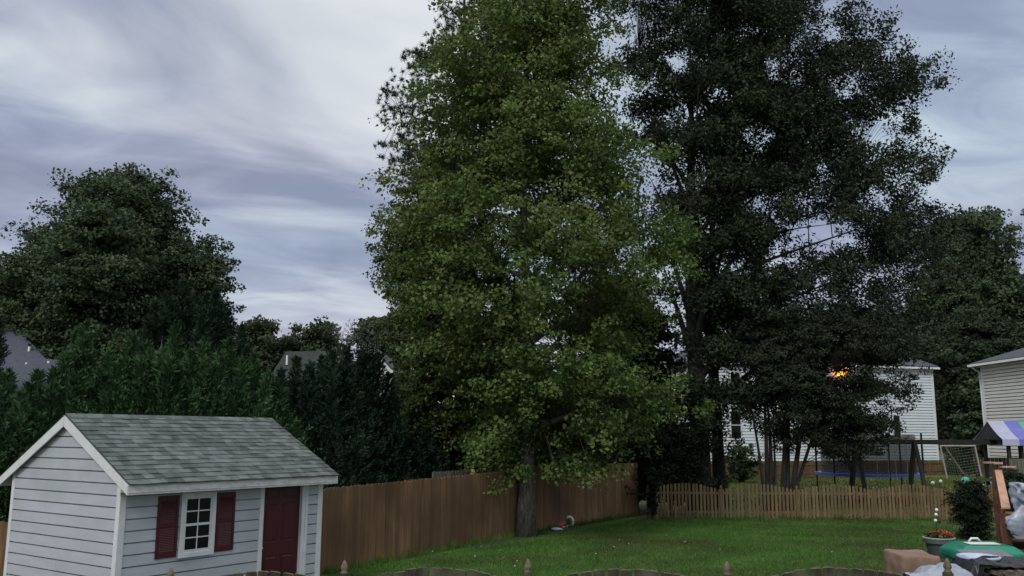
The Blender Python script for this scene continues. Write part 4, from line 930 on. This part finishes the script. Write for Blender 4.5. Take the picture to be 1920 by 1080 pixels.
siding(b, Vector((g0.x-4, 66, 0)), Vector((1, 0, 0)), Vector((0, -1, 0)), lambda zb, zt: [(max(0, 4-(g3.z-zb)/slope_) if zb > g1.z else 4-(g1.x-g3.x), min(8, 4+(g3.z-zb)/slope_) if zb > g1.z else 4+(g1.x-g3.x), max(0, 4-(g3.z-zt)/slope_) if zb > g1.z else 4-(g1.x-g3.x), min(8, 4+(g3.z-zt)/slope_) if zb > g1.z else 4+(g1.x-g3.x))], .3, g3.z-.02, .2)
b.build('wall', 'beige_siding', gh2)
b = MB(); b.prism([g3, g1, g1-Z*.28, g3-Z*.35], (0, -.12, 0)); b.prism([g3, g2, g2-Z*.28, g3-Z*.35], (0, -.12, 0)); b.build('rake_board', 'trim', gh2)
b = MB(); b.prism([g3, g1+Vector((.15, 0, -.12)), g1+Vector((.15, 0, .05)), g3+Z*.2], (0, 9, 0)); b.prism([g3, g2+Vector((-.15, 0, -.12)), g2+Vector((-.15, 0, .05)), g3+Z*.2], (0, 9, 0)); b.build('roof', 'roof_dark', gh2)

# ------------------------------------------------------------------ trampoline
TD = 42.0; tc_ = at(1629, 888, TD); TR = at(1725, 888, TD).x - tc_.x; tz_ = at(1629, 887, TD).z
tr = thing('trampoline', (tc_.x, TD, 0), 'large round trampoline with blue pad and black safety net beyond the picket fence', 'trampoline')
def ring(b, c, r0, r1, z0, z1, n=48):
    for k in range(n):
        a, a2_ = 2*math.pi*k/n, 2*math.pi*(k+1)/n
        P = lambda r, z, t: (c.x+r*math.cos(t), c.y+r*math.sin(t), z)
        b.quad(P(r0, z1, a), P(r0, z1, a2_), P(r1, z1, a2_), P(r1, z1, a)); b.quad(P(r1, z0, a), P(r1, z0, a2_), P(r1, z1, a2_), P(r1, z1, a))
        b.quad(P(r0, z0, a), P(r1, z0, a), P(r1, z0, a2_), P(r0, z0, a2_)); b.quad(P(r0, z0, a), P(r0, z1, a), P(r0, z1, a2_), P(r0, z0, a2_))
TC = Vector((tc_.x, TD, 0))
b = MB(); ring(b, TC, TR-.32, TR, tz_-.09, tz_+.03); b.build('edge_pad', 'blue_pad', tr)
b = MB(); b.lathe((TC.x, TC.y, tz_-.03), [(.02, 0), (TR-.34, 0), (TR-.34, .02), (.02, .02)], 40); b.build('jumping_mat', 'mat_black', tr)
for k in range(6):
    a = math.pi/6 + k*math.pi/3; x, y = TC.x+math.cos(a)*(TR-.05), TC.y+math.sin(a)*(TR-.05)
    b = MB(); b.tube([(x, y, 0), (x, y, tz_-.09)], .035, 6); b.tube([(x-.5*math.sin(a), y+.5*math.cos(a), .04), (x+.5*math.sin(a), y-.5*math.cos(a), .04)], .03, 6); b.build('leg', 'black', tr)
    b = MB(); b.tube([(x, y, tz_), (x, y, tz_+1.85)], .045, 6); b.build('net_pole', 'black', tr)
b = MB(); n = 48
for k in range(n):
    a, a2_ = 2*math.pi*k/n, 2*math.pi*(k+1)/n; r = TR-.30
    b.quad((TC.x+r*math.cos(a), TC.y+r*math.sin(a), tz_+.03), (TC.x+r*math.cos(a2_), TC.y+r*math.sin(a2_), tz_+.03), (TC.x+r*math.cos(a2_), TC.y+r*math.sin(a2_), tz_+1.75+.06*math.sin(a2_*6)), (TC.x+r*math.cos(a), TC.y+r*math.sin(a), tz_+1.75+.06*math.sin(a*6)))
b.build('safety_net', 'safety_net', tr)

# ------------------------------------------------------------------ swing set and play tower
SD = 37.5; q = lambda px, py, d=SD: at(px, py, d)
sw = thing('swing_set', (q(1720, 830).x, SD, 0), 'dark timber swing set with long top beam beside the trampoline', 'swing set')
bz = q(1780, 829).z
b = MB(); b.box((q(1600, 829).x, SD-.06, bz-.1), (q(1868, 829).x-q(1600, 829).x, 0, 0), (0, .12, 0), (0, 0, .2)); b.build('top_beam', 'darkwood', sw, bevel=.01)
for px in (1605, 1716):
    x = q(px, 870).x
    for sgn in (-1, 1):
        b = MB(); b.prism([(x-.07, SD+sgn*1.1-.06, 0), (x+.07, SD+sgn*1.1-.06, 0), (x+.07, SD+sgn*.08-.06, bz+.02), (x-.07, SD+sgn*.08-.06, bz+.02)], (.15*(1 if sgn > 0 else 0)+.0, .12, 0)); b.build('leg', 'darkwood', sw)
    b = MB(); b.box((x-.10, SD-.75, .7), (.05, 0, 0), (0, 1.5, 0), (0, 0, .14)); b.build('cross_brace', 'darkwood', sw)
for px in (1655, 1690):
    x = q(px, 870).x; b = MB(); b.box((x-.25, SD-.1, .62), (.5, 0, 0), (0, .2, 0), (0, 0, .04)); se = b.build('swing_seat', 'blue_pad', sw)
    for s_ in (-.24, .24):
        b = MB(); b.tube([(x+s_, SD, .64), (x+s_, SD, bz-.1)], .012, 4); b.build('chain', 'metal', se)
pt = thing('play_tower', (q(1895, 900).x, SD, 0), 'wooden play tower with a lilac, blue and green striped canvas roof', 'play tower')
ax0, ax1 = q(1862, 820).x, q(1862, 820).x+3.2; y0_, y1_ = SD-.9, SD+.9
fz0, fz1, rzt, rze = q(1870, 897).z, q(1870, 858).z, q(1860, 790).z, q(1870, 824).z
b = MB()
for x in (ax0+.05, ax0+1.55, ax0+3.0):
    for y in (y0_, y1_):
        pb = MB(); pb.box((x, y-.06, 0), (.12, 0, 0), (0, .12, 0), (0, 0, rze)); pb.build('post', 'darkwood', pt)
for xx in (ax0+.62, ax0+1.05, ax0+2.1, ax0+2.6):
    pb = MB(); pb.box((xx, y0_-.03, fz1), (.09, 0, 0), (0, .06, 0), (0, 0, rze-fz1)); pb.build('post', 'darkwood', pt)
b = MB(); b.box((ax0, y0_-.1, fz0-.16), (3.2, 0, 0), (0, 2.0, 0), (0, 0, .14)); b.build('platform', 'greenwood', pt)
b = MB(); b2 = MB(); k = ax0+.02; random.seed(3)
while k < ax0+3.1:
    b.box((k, y0_-.12, fz0+.0), (.15, 0, 0), (0, .02, 0), (0, 0, fz1-fz0-.02+random.uniform(0, .01))); b2.box((k, y1_+.1, fz0+.0), (.15, 0, 0), (0, .02, 0), (0, 0, fz1-fz0-.02)); k += .168
b.build('side_boards', 'greenwood', pt); b2.build('side_boards', 'greenwood', pt)
stripes = [('lilac', .68), ('royal', .60), ('mint', .50), ('royal', .5), ('lilac', .5), ('mint', .5)]
u = ax0-.25; ym = SD-.1
canvas = None
for nm, w in stripes:
    b = MB()
    for sgn, ye in ((-1, y0_-.25), (1, y1_+.25)):
        n = 6
        for i in range(n):
            f, g = i/n, (i+1)/n; zf = lambda t: rzt+(rze-rzt)*t - .10*math.sin(math.pi*t)*.6; yf = lambda t: ym+(ye-ym)*t
            P = [(u+0*f, yf(f), zf(f)), (u+w, yf(f), zf(f)), (u+w, yf(g), zf(g)), (u, yf(g), zf(g))]; b.prism(P, (0, 0, .012))
        b.box((u, ye-.006, rze-.24), (w, 0, 0), (0, .012, 0), (0, 0, .24))
    st = b.build('canvas_stripe', nm, pt); u += w
b = MB(); b.prism([(ax0-.22, y0_-.1, rze), (ax0-.22, y1_+.1, rze), (ax0-.22, ym, rzt-.06)], (.02, 0, 0)); b.build('canvas_end', 'bin_dark', pt)
# ------------------------------------------------------------------ soccer goal, balls
GD = 57.0; q = lambda px, py, d=GD: at(px, py, d)
gl = thing('goal', (q(1800, 900).x, GD, 0), 'white pole goal frame with a sagging net in front of the tan fence', 'goal')
gp = [q(1763, 836), q(1776, 897), q(1828, 836), q(1840, 893), q(1771, 836), q(1806, 888, GD+1.6)]
for a_, b_2, nm in ((gp[0], gp[1], 'post'), (gp[2], gp[3], 'post'), (gp[0], gp[2], 'crossbar'), (gp[4], gp[5], 'stay')):
    b = MB(); b.tube([a_, b_2], .05, 8); b.build(nm, 'dirt_wood', gl)
b = MB()
for i in range(12):
    f = i/11; A_ = gp[0].lerp(gp[1], f); B_ = gp[2].lerp(gp[3], f); m_ = A_.lerp(B_, .5)+Vector((0, .5, -.18)); b.tube([A_, m_, B_], .009, 3)
for i in range(14):
    f = i/13; A_ = gp[0].lerp(gp[2], f)+Vector((0, .5*math.sin(math.pi*f), -.15*math.sin(math.pi*f))); B_ = gp[1].lerp(gp[3], f)+Vector((0, .5*math.sin(math.pi*f), 0)); b.tube([A_, B_], .008, 3)
b.build('net', 'net', gl)
def ball_(px, d, r, m, label, name='ball'):
    p = at(px, 890, d); b = MB(); b.ball((p.x, d, r), r, 16, 10); o = b.build(name, m, loc=(p.x, d, 0), smooth=True); tag(o, label, 'ball'); return o
ball_(1810, 55, .27, 'teal', 'large teal ball on the grass by the goal net')
ball_(1748, 56, .11, 'white', 'white ball on the neighbour grass, left of the other white one'); ball_(1763, 58, .11, 'white', 'white ball on the neighbour grass nearest the goal')
for i, (px, col, lb) in enumerate(((1836, 'white', 'white toy lying in the grass right of the teal ball'), (1852, 'bin_green', 'green toy in the grass beside the step rail top'))):
    p = at(px, 893, 54); b = MB(); b.ball((p.x, 54, .12), .2, 8, 6, (1.6, .8, .6)); b.tube([(p.x-.3, 54, .1), (p.x+.5, 54.1, .16)], .05, 6); o = b.build('toy', col, loc=(p.x, 54, 0), smooth=True); tag(o, lb, 'toy')

# ------------------------------------------------------------------ things by the maple trunk
def at_g(px, py): p = gnd(px, py); return Vector((p.x, p.y, 0))
p = at_g(1067, 988); b = MB(); n = 16
b.tube([p+Vector((math.cos(t*2*math.pi/n)*.13, .02*math.sin(t), .17+math.sin(t*2*math.pi/n)*.15)) for t in range(n+1)], .045, 8, cap=False)
o = b.build('swim_ring', 'white', loc=p, smooth=True); tag(o, 'small white ring leaning on the foot of the brown fence', 'ring')
p = at_g(1047, 990); b = MB(); b.ball(p+Z*.10, .16, 10, 7, (1.3, .8, .65)); b.ball(p+Vector((.16, 0, .14)), .07); o = b.build('toy', M['red_flower'], loc=p, smooth=True); tag(o, 'dark red soft toy on the grass near the maple trunk', 'toy')
p = at_g(1043, 995); b = MB(); b.ball(p+Z*.05, .13, 10, 7, (1.4, .8, .4)); b.tube([p+Vector((-.1, 0, .08)), p+Vector((.2, -.05, .04))], .03, 6); o = b.build('toy', 'paleblue', loc=p, smooth=True); tag(o, 'pale blue toy lying in front of the dark red one', 'toy')
for px, py, lb in ((1056, 991, 'small pale stone between the red toy and the white ring'), (1062, 990, 'small pale stone touching the white ring')):
    p = at_g(px, py); b = MB(); b.ball(p+Z*.035, .05, 8, 6, (1.3, .9, .8)); o = b.build('stone', 'dirt_wood', loc=p, smooth=True); tag(o, lb, 'stone')
# fallen leaves on the lawn
random.seed(77)
spots = [(776, 1029), (811, 1039), (834, 1041), (903, 1029), (945, 1051), (965, 1067), (1059, 1038), (1117, 1043), (1151, 1030), (1161, 1017), (1179, 1024), (1249, 1008), (938, 1037), (766, 1059), (970, 1057), (1350, 1035), (1285, 1020), (890, 1048), (1450, 1010), (1560, 1040)]
for px, py in spots:
    p = at_g(px, py); b = MB(); s_ = random.uniform(.022, .042); a = random.uniform(0, 6)
    c, s = math.cos(a)*s_, math.sin(a)*s_
    b.prism([p+Vector((c, s, .055)), p+Vector((-s*.7, c*.7, .078)), p+Vector((-c, -s, .06)), p+Vector((s*.7, -c*.7, .075))], (0, 0, .003))
    o = b.build('fallen_leaf', 'dirt_wood', loc=p); tag(o, 'small pale fallen leaf lying on the green lawn', 'leaf', 'pale fallen leaves on the lawn')

# ------------------------------------------------------------------ steps at right
ST = 16.6; q = lambda px, py, d=ST: at(px, py, d)
n1_, n0_ = q(1864, 868, 17.2), q(1885, 956, 15.7)
dk = thing('deck_steps', (n0_.x, ST, 0), 'reddish brown wooden deck steps with a faded sloping rail', 'steps')
b = MB(); b.cbox((n1_.x, 17.2, n1_.z/2-.04), .10, .10, n1_.z-.08); b.build('post', 'deckwood', dk, bevel=.006)
b = MB(); b.cbox((n0_.x, 15.7, n0_.z/2-.03), .11, .10, n0_.z-.06); b.build('post', 'deckwood', dk, bevel=.006)
u_ = q(1872, 884, 17.05); l_ = q(1886.5, 955, 15.6)
b = MB(); b.prism([u_+Vector((-.07, 0, 0)), u_+Vector((.07, 0, 0)), l_+Vector((.08, 0, 0)), l_+Vector((-.08, 0, 0))], (0, 0, .035)); b.build('handrail', 'caprail', dk, bevel=.008)
b = MB(); c1 = q(1861, 869, 17.3); c2 = q(1870, 882, 16.9)
b.box((c1.x-.11, 17.0, n1_.z-.02), (.15, 0, 0), (0, .45, 0), (0, 0, .035)); b.box((c1.x+.0, 16.95, n1_.z-.085), (.26, 0, 0), (0, .14, 0), (0, 0, .03)); b.build('rail_cap', 'caprail', dk, bevel=.006)
for zz_ in (.35, .75):
    b = MB(); b.prism([(n1_.x-.02, 17.15, n1_.z-zz_), (n1_.x+.02, 17.15, n1_.z-zz_), (n0_.x+.02, 15.75, n0_.z-zz_), (n0_.x-.02, 15.75, n0_.z-zz_)], (0, 0, -.09)); b.build('rail', 'deckwood', dk)
A_ = Vector((n1_.x-n0_.x, 17.2-15.7, 0)).normalized(); B_ = Vector((A_.y, -A_.x, 0)); O_ = Vector((n0_.x, 15.7, 0))
for i in range(8):
    z_ = 1.44 - i*.165; o_ = O_ + A_*(1.45-i*.24) + B_*.06
    b = MB(); b.box(o_+Z*(z_-.035), A_*.27, B_*1.2, Z*.035); b.build('tread', 'deckwood', dk, bevel=.005)
b = MB(); b.prism([O_+A_*1.7+Z*1.42, O_+A_*1.7+Z*1.16, O_-A_*.3+Z*0, O_-A_*.45+Z*.12], B_*.04); b.build('stringer', 'deckwood', dk)
b = MB(); b.box(O_+A_*1.74+B_*.10+Z*1.40, A_*1.4, B_*2.2, Z*.05); b.build('landing', 'deckwood', dk)
b = MB(); b.box(O_+A_*1.76+B_*.12, A_*.03, B_*2.1, Z*1.39); b.build('skirt', 'darkwood', dk)
for k_ in range(3):
    o_ = O_+A_*(.35+k_*.4); zt_ = n0_.z+(n1_.z-n0_.z)*(.35+k_*.4)/1.5
    b = MB(); b.cbox((o_.x, o_.y, zt_-.45), .035, .035, .72); b.build('baluster', 'deckwood', dk)

# covered grill: crumpled pale grey plastic
def cloth(name, pts_top, hgt, m, label, cat, seed=0, amp=.05, parent=None, loc=None, n=26, cat_shape=None):
    pass
def crease(x, y, z, f):
    return (1-2*abs(mnoise.noise(Vector((x*f, y*f, z*f))))*1.6) + .5*(1-2*abs(mnoise.noise(Vector((x*f*2.3+5, y*f*2.3, z*f*2.3))))*1.6)
def drape(cx, cy, rx, ry, top, bot, seed, amp, n=96, rows=44, bulge=.15, sq=3.0, rz=0.0, topf=None):
    """a cover draped over something: superellipse top folding down into creased sides"""
    b = MB(); V = []; F = []
    for i in range(rows+1):
        f = i/rows
        for k in range(n):
            a = 2*math.pi*k/n; c, s = math.cos(a), math.sin(a); r = (abs(c)**sq+abs(s)**sq)**(-1/sq)
            if f < .35: g = f/.35; rad = g*.97; z = top
            else: g = (f-.35)/.65; rad = .97+.03*min(g*6, 1)+bulge*g*(.6+.4*mnoise.noise(Vector((c*2, s*2, seed)))); z = top+(bot-top)*g**1.1
            x, y = c*r*rad*rx, s*r*rad*ry
            nz = mnoise.noise(Vector((x*3+seed, y*3, z*2)))*amp; fold = math.sin(a*9+seed+2*mnoise.noise(Vector((c, s, z*2))))*amp*.7*(g if f >= .35 else 0)
            tz = (topf(x, y) if topf else 0)*(1-(max(0, f-.35)/.65))
            rr_ = 1+(fold+amp*.35*crease(x+seed, y, z, 5))/max(rx, ry)
            X, Y = x*rr_+nz*c, y*rr_+nz*s
            V.append((cx+X*math.cos(rz)-Y*math.sin(rz), cy+X*math.sin(rz)+Y*math.cos(rz), z+nz*.8+tz))
    for i in range(rows):
        for k in range(n): F.append((i*n+k, i*n+(k+1) % n, (i+1)*n+(k+1) % n, (i+1)*n+k))
    b.add(V, F); return b
gq = q(1937, 950, 15.2)
b = drape(gq.x+.12, 15.2, .30, .26, q(1921, 916, 15.2).z, q(1921, 1004, 15.2).z, 5.0, .20, bulge=.35, sq=2.2)
o = b.build('plastic_cover', 'poly', loc=(gq.x, 15.2, 0), smooth=True); tag(o, 'crumpled pale grey plastic cover over a rounded shape at the right edge by the steps', 'cover')
gt = b = MB(); 
b.tube([(gq.x+.12, 15.2, 0), (gq.x+.12, 15.2, 1.5)], .05, 8); b.ball((gq.x+.12, 15.2, 1.55), .24); b.cbox((gq.x+.12, 15.2, .02), .5, .5, .04)
o = b.build('kettle_grill', 'black', loc=(gq.x+.12, 15.2, 0), smooth=False); tag(o, 'black round grill on a single stand under the pale crumpled cover', 'grill')
# planter
pp = gnd(1763, 1046); rimz = at(1763, 1008, pp.y).z; PR = 27*pp.y/FPX
pl = thing('flower_planter', (pp.x, pp.y, 0), 'round grey planter of red and pale yellow flowers on the lawn', 'planter')
b = MB(); b.lathe((pp.x, pp.y, 0), [(PR*.62, 0), (PR*.68, .04), (PR*.86, rimz-.09), (PR*.84, rimz-.05)], 28); b.build('pot', 'planter', pl, smooth=True)
b = MB(); b.lathe((pp.x, pp.y, 0), [(PR*.9, rimz-.13), (PR*.98, rimz-.12), (PR*1.0, rimz-.02), (PR*1.03, rimz-.015), (PR*1.03, rimz+.012), (PR*.94, rimz+.012), (PR*.92, rimz-.05)], 28); b.build('rim', 'planter_rim', pl, smooth=True)
rg = np.random.default_rng(201)
def puff(name, n, c, r, sc, leaf, m, parent, up=.6, wid=.8):
    P = unit(rg.normal(0, 1, (n, 3)))*(rg.random((n, 1))**.4)*r*np.array(sc)+np.array(c); return npmesh(name, leaf_quads(P, None, leaf, leaf*wid, rg, up), 4, m, parent)
puff('leaves', 700, (pp.x, pp.y, rimz+.04), PR*.95, (1, 1, .30), .05, 'green_leaf', pl)
puff('red_flowers', 500, (pp.x+.08, pp.y, rimz+.10), PR*.85, (1, 1, .26), .038, 'red_flower', pl)
puff('yellow_flowers', 60, (pp.x-.02, pp.y-PR*.55, rimz+.06), .10, (1, .6, .5), .035, 'yellow_flower', pl)
sk = thing('garden_stake', (pp.x-.05, pp.y, rimz), 'thin garden stake with three small white globes rising from the planter', 'garden stake')
sp = [at(1756, 956, pp.y), at(1755, 965, pp.y), at(1754, 976, pp.y)]
b = MB(); b.tube([(pp.x-.05, pp.y, rimz-.1), (sp[0].x, pp.y, sp[0].z)], .008, 5); b.build('rod', 'black', sk)
for p_ in sp:
    b = MB(); b.ball(p_, .042, 10, 8); b.build('globe', 'white', sk, smooth=True)
b = MB(); b.ball(sp[2]+Vector((.09, 0, -.03)), .045, 8, 6, (1, .6, 1)); b.build('charm', 'black', sk)
# tan covered table
tq0, tq1 = at(1693, 1040, 13.6), at(1770, 1043, 13.6); tcx = (tq0.x+tq1.x)/2; tz0 = at(1730, 1037, 13.9).z
b = drape(tcx, 14.0, (tq1.x-tq0.x)/2, .36, tz0, .1, 9.0, .025, bulge=.10, sq=7, topf=lambda x, y: -.05*math.exp(-((x-.1)**2+(y+.1)**2)*12))
o = b.build('table_cover', 'tan_cloth', loc=(tcx, 14.0, 0), smooth=True); tag(o, 'tan cloth cover draped over a square garden table on the lawn', 'table cover')
tb = thing('garden_table', (tcx, 14.0, 0), 'square garden table hidden under the tan cloth', 'table')
b = MB(); b.cbox((tcx, 14.0, tz0-.16), .50, .46, .05); b.build('table_top', 'darkwood', tb)
for sx_ in (-.21, .21):
    for sy_ in (-.19, .19):
        b = MB(); b.cbox((tcx+sx_, 14.0+sy_, (tz0-.19)/2), .05, .05, tz0-.19); b.build('leg', 'darkwood', tb)
# green bin
GB = 14.9; b0, b1 = at(1782, 1030, GB), at(1898, 1030, GB); bw = b1.x-b0.x; bcx = (b0.x+b1.x)/2; bzt = at(1840, 1030, GB).z
gb = thing('storage_bin', (bcx, GB, 0), 'green lidded plastic storage bin with a white label, beside the steps', 'storage bin')
b = MB(); b.prism([(bcx-bw*.46, GB-.36, 0), (bcx+bw*.46, GB-.36, 0), (bcx+bw*.46, GB+.36, 0), (bcx-bw*.46, GB+.36, 0)], (0, 0, bzt-.12)); b.build('body', 'bin_green', gb, bevel=.05)
b = MB(); V = [(bcx-bw*.5, GB-.42, bzt-.13), (bcx+bw*.5, GB-.42, bzt-.13), (bcx+bw*.5, GB+.42, bzt-.13), (bcx-bw*.5, GB+.42, bzt-.13), (bcx-bw*.5, GB-.42, bzt-.02), (bcx+bw*.5, GB-.42, bzt-.02), (bcx+bw*.5, GB+.42, bzt-.02), (bcx-bw*.5, GB+.42, bzt-.02),
                (bcx-bw*.40, GB-.28, bzt+.08), (bcx+bw*.40, GB-.28, bzt+.08), (bcx+bw*.36, GB+.30, bzt+.10), (bcx-bw*.36, GB+.30, bzt+.10)]
b.add(V, [(3, 2, 1, 0), (0, 1, 5, 4), (1, 2, 6, 5), (2, 3, 7, 6), (3, 0, 4, 7), (4, 5, 9, 8), (5, 6, 10, 9), (6, 7, 11, 10), (7, 4, 8, 11), (8, 9, 10, 11)])
lid = b.build('lid', 'bin_green', gb, bevel=.03)
b = MB(); b.box((bcx-.26, GB-.16, bzt+.095), (.50, 0, 0), (0, .22, .008), (0, 0, .006)); b.build('label_sheet', 'white', lid)
b = MB(); b.tube([(bcx-.1, GB+.2, bzt+.09), (bcx-.05, GB+.2, bzt+.15), (bcx+.05, GB+.2, bzt+.15), (bcx+.1, GB+.2, bzt+.09)], .02, 8); b.build('handle', 'white', lid, smooth=True)
# dark grey crate in front of the bin
c0, c1 = at(1793, 1045, 13.9), at(1893, 1045, 13.9); cz = at(1840, 1031, 14.0).z; ccx = (c0.x+c1.x)/2; cw = c1.x-c0.x
cr = thing('plastic_crate', (ccx, 13.9, 0), 'dark plastic crate with a grey sloping lid in front of the green bin', 'crate')
b = MB(); b.cbox((ccx, 13.9, cz/2-.05), cw, .32, cz-.10); b.build('body', 'bin_dark', cr, bevel=.03)
for z_ in (cz-.12, cz-.19):
    b = MB(); b.cbox((ccx, 13.9, z_), cw+.04, .36, .022); b.build('rib', 'bin_dark', cr, bevel=.008)
b = MB(); b.prism([(ccx-cw*.44, 13.74, cz-.075), (ccx+cw*.47, 13.74, cz-.075), (ccx+cw*.42, 14.05, cz-.02), (ccx-cw*.40, 14.05, cz-.02)], (0, 0, .02)); b.build('lid', 'grey_panel', cr, bevel=.006)
# pale blue tray
t0, t1 = at(1802, 1055, 13.0), at(1876, 1055, 13.0); tzq = at(1840, 1047, 13.0).z; tx = (t0.x+t1.x)/2; tw = (t1.x-t0.x)/2
b = MB(); b.lathe((0, 0, 0), [(.1, -.10), (.80, -.08), (.86, -.02), (1.0, .0), (1.02, .03), (.93, .035), (.86, .0), (.78, -.05), (.1, -.07)], 36)
b.v = [(tx+v[0]*tw, 13.05+v[1]*.30, tzq+v[2]) for v in b.v]
o = b.build('plastic_tub', 'paleblue', loc=(tx, 13.05, 0), smooth=True); tag(o, 'shallow pale blue plastic tub lying on the covered woodpile', 'tub')
# firewood under black tarp
WX0, WX1 = at(1795, 1070, 12.6).x, at(1995, 1060, 12.6).x; wtop = at(1870, 1060, 12.5).z
b = MB(); random.seed(9)
wp = thing('firewood_pile', ((WX0+WX1)/2, 12.7, 0), 'stack of split firewood half covered by a black tarp at the lower right corner', 'firewood pile')
for r in range(11):
    zc = .06+r*.105; 
    if zc > wtop-.06: break
    x = WX0+.05 + (r % 2)*.06 + max(0, r-8)*.22
    b = MB()
    while x < WX1:
        rad = random.uniform(.042, .066); n = random.choice((3, 4, 5, 6)); a0_ = random.uniform(0, 6)
        pts = [(x+math.cos(a0_+k*2*math.pi/n)*rad, 12.42+random.uniform(-.04, .02), zc+math.sin(a0_+k*2*math.pi/n)*rad*.9) for k in range(n)]
        pts = [(p_[0], pts[0][1], p_[2]) for p_ in pts]; b.prism(pts, (0, .38, 0)); x += rad*2+.005
    b.build('log_row', 'log', wp)
V, F = [], []; nx, ny = 90, 40
for i in range(nx+1):
    for j in range(ny+1):
        f, g = i/nx, j/ny; x = WX0-.12+(WX1-WX0+.3)*f; y = (12.52-.25*max(0, .22-f)/.22)+.65*g
        z = wtop+.03 - .34*max(0, .22-f)/.22 - .10*(g-.5)**2 + .02*crease(x, y, 1.5, 3.5) + .02*mnoise.noise(Vector((x*4, y*5, 1.5))) + .014*math.sin(x*17+y*9)
        if g < .12: z -= (.12-g)*(.35 if f > .2 else 1.6)*(.7+.5*math.sin(f*15))
        V.append((x, y, z))
for i in range(nx):
    for j in range(ny): a = i*(ny+1)+j; F.append((a, a+ny+1, a+ny+2, a+1))
b = MB(); b.add(V, F); o = b.build('tarp', 'black_tarp', loc=((WX0+WX1)/2, 12.7, 0), smooth=True); m_ = o.modifiers.new('solid', 'SOLIDIFY'); m_.thickness = .006
tag(o, 'glossy black tarp thrown over the firewood at the lower right corner', 'tarp')
# pale plastic sheet
x0, x1 = at(1703, 1078, 12.6).x, at(1812, 1062, 12.6).x; V, F = [], []
zt_, zl = at(1770, 1055, 12.7).z, at(1703, 1079, 12.7).z
for i in range(nx+1):
    for j in range(ny+1):
        f, g = i/nx, j/ny; x = x0+(x1-x0)*f; y = 12.35+.6*g
        hump = zl+(zt_-zl)*min(1, f/.62)**.9 - .10*max(0, f-.7)/.3
        z = hump - .5*(g-.5)**2 + .022*crease(x, y, 4.5, 4) + .02*mnoise.noise(Vector((x*6, y*6, 4.5))) + .02*math.sin(f*14+g*4)*(.3+g) - (.5*(.12-g) if g < .12 else 0)
        V.append((x, y, z))
for i in range(nx):
    for j in range(ny): a = i*(ny+1)+j; F.append((a, a+ny+1, a+ny+2, a+1))
b = MB(); b.add(V, F); o = b.build('plastic_sheet', 'poly', loc=((x0+x1)/2, 12.6, 0), smooth=True); m_ = o.modifiers.new('solid', 'SOLIDIFY'); m_.thickness = .005
tag(o, 'pale grey plastic sheet draped in front of the tan covered table', 'plastic sheet')
bt = thing('workbench', ((x0+x1)/2, 12.65, 0), 'low dark bench under the pale plastic sheet', 'bench')
b = MB(); b.box((x0+.05, 12.45, zl-.22), (x1-x0-.1, 0, 0), (0, .45, 0), (0, 0, .05)); b.build('bench_top', 'darkwood', bt)
for xx in (x0+.1, x1-.15):
    b = MB(); b.box((xx, 12.5, 0), (.07, 0, 0), (0, .35, 0), (0, 0, zl-.22)); b.build('leg', 'darkwood', bt)
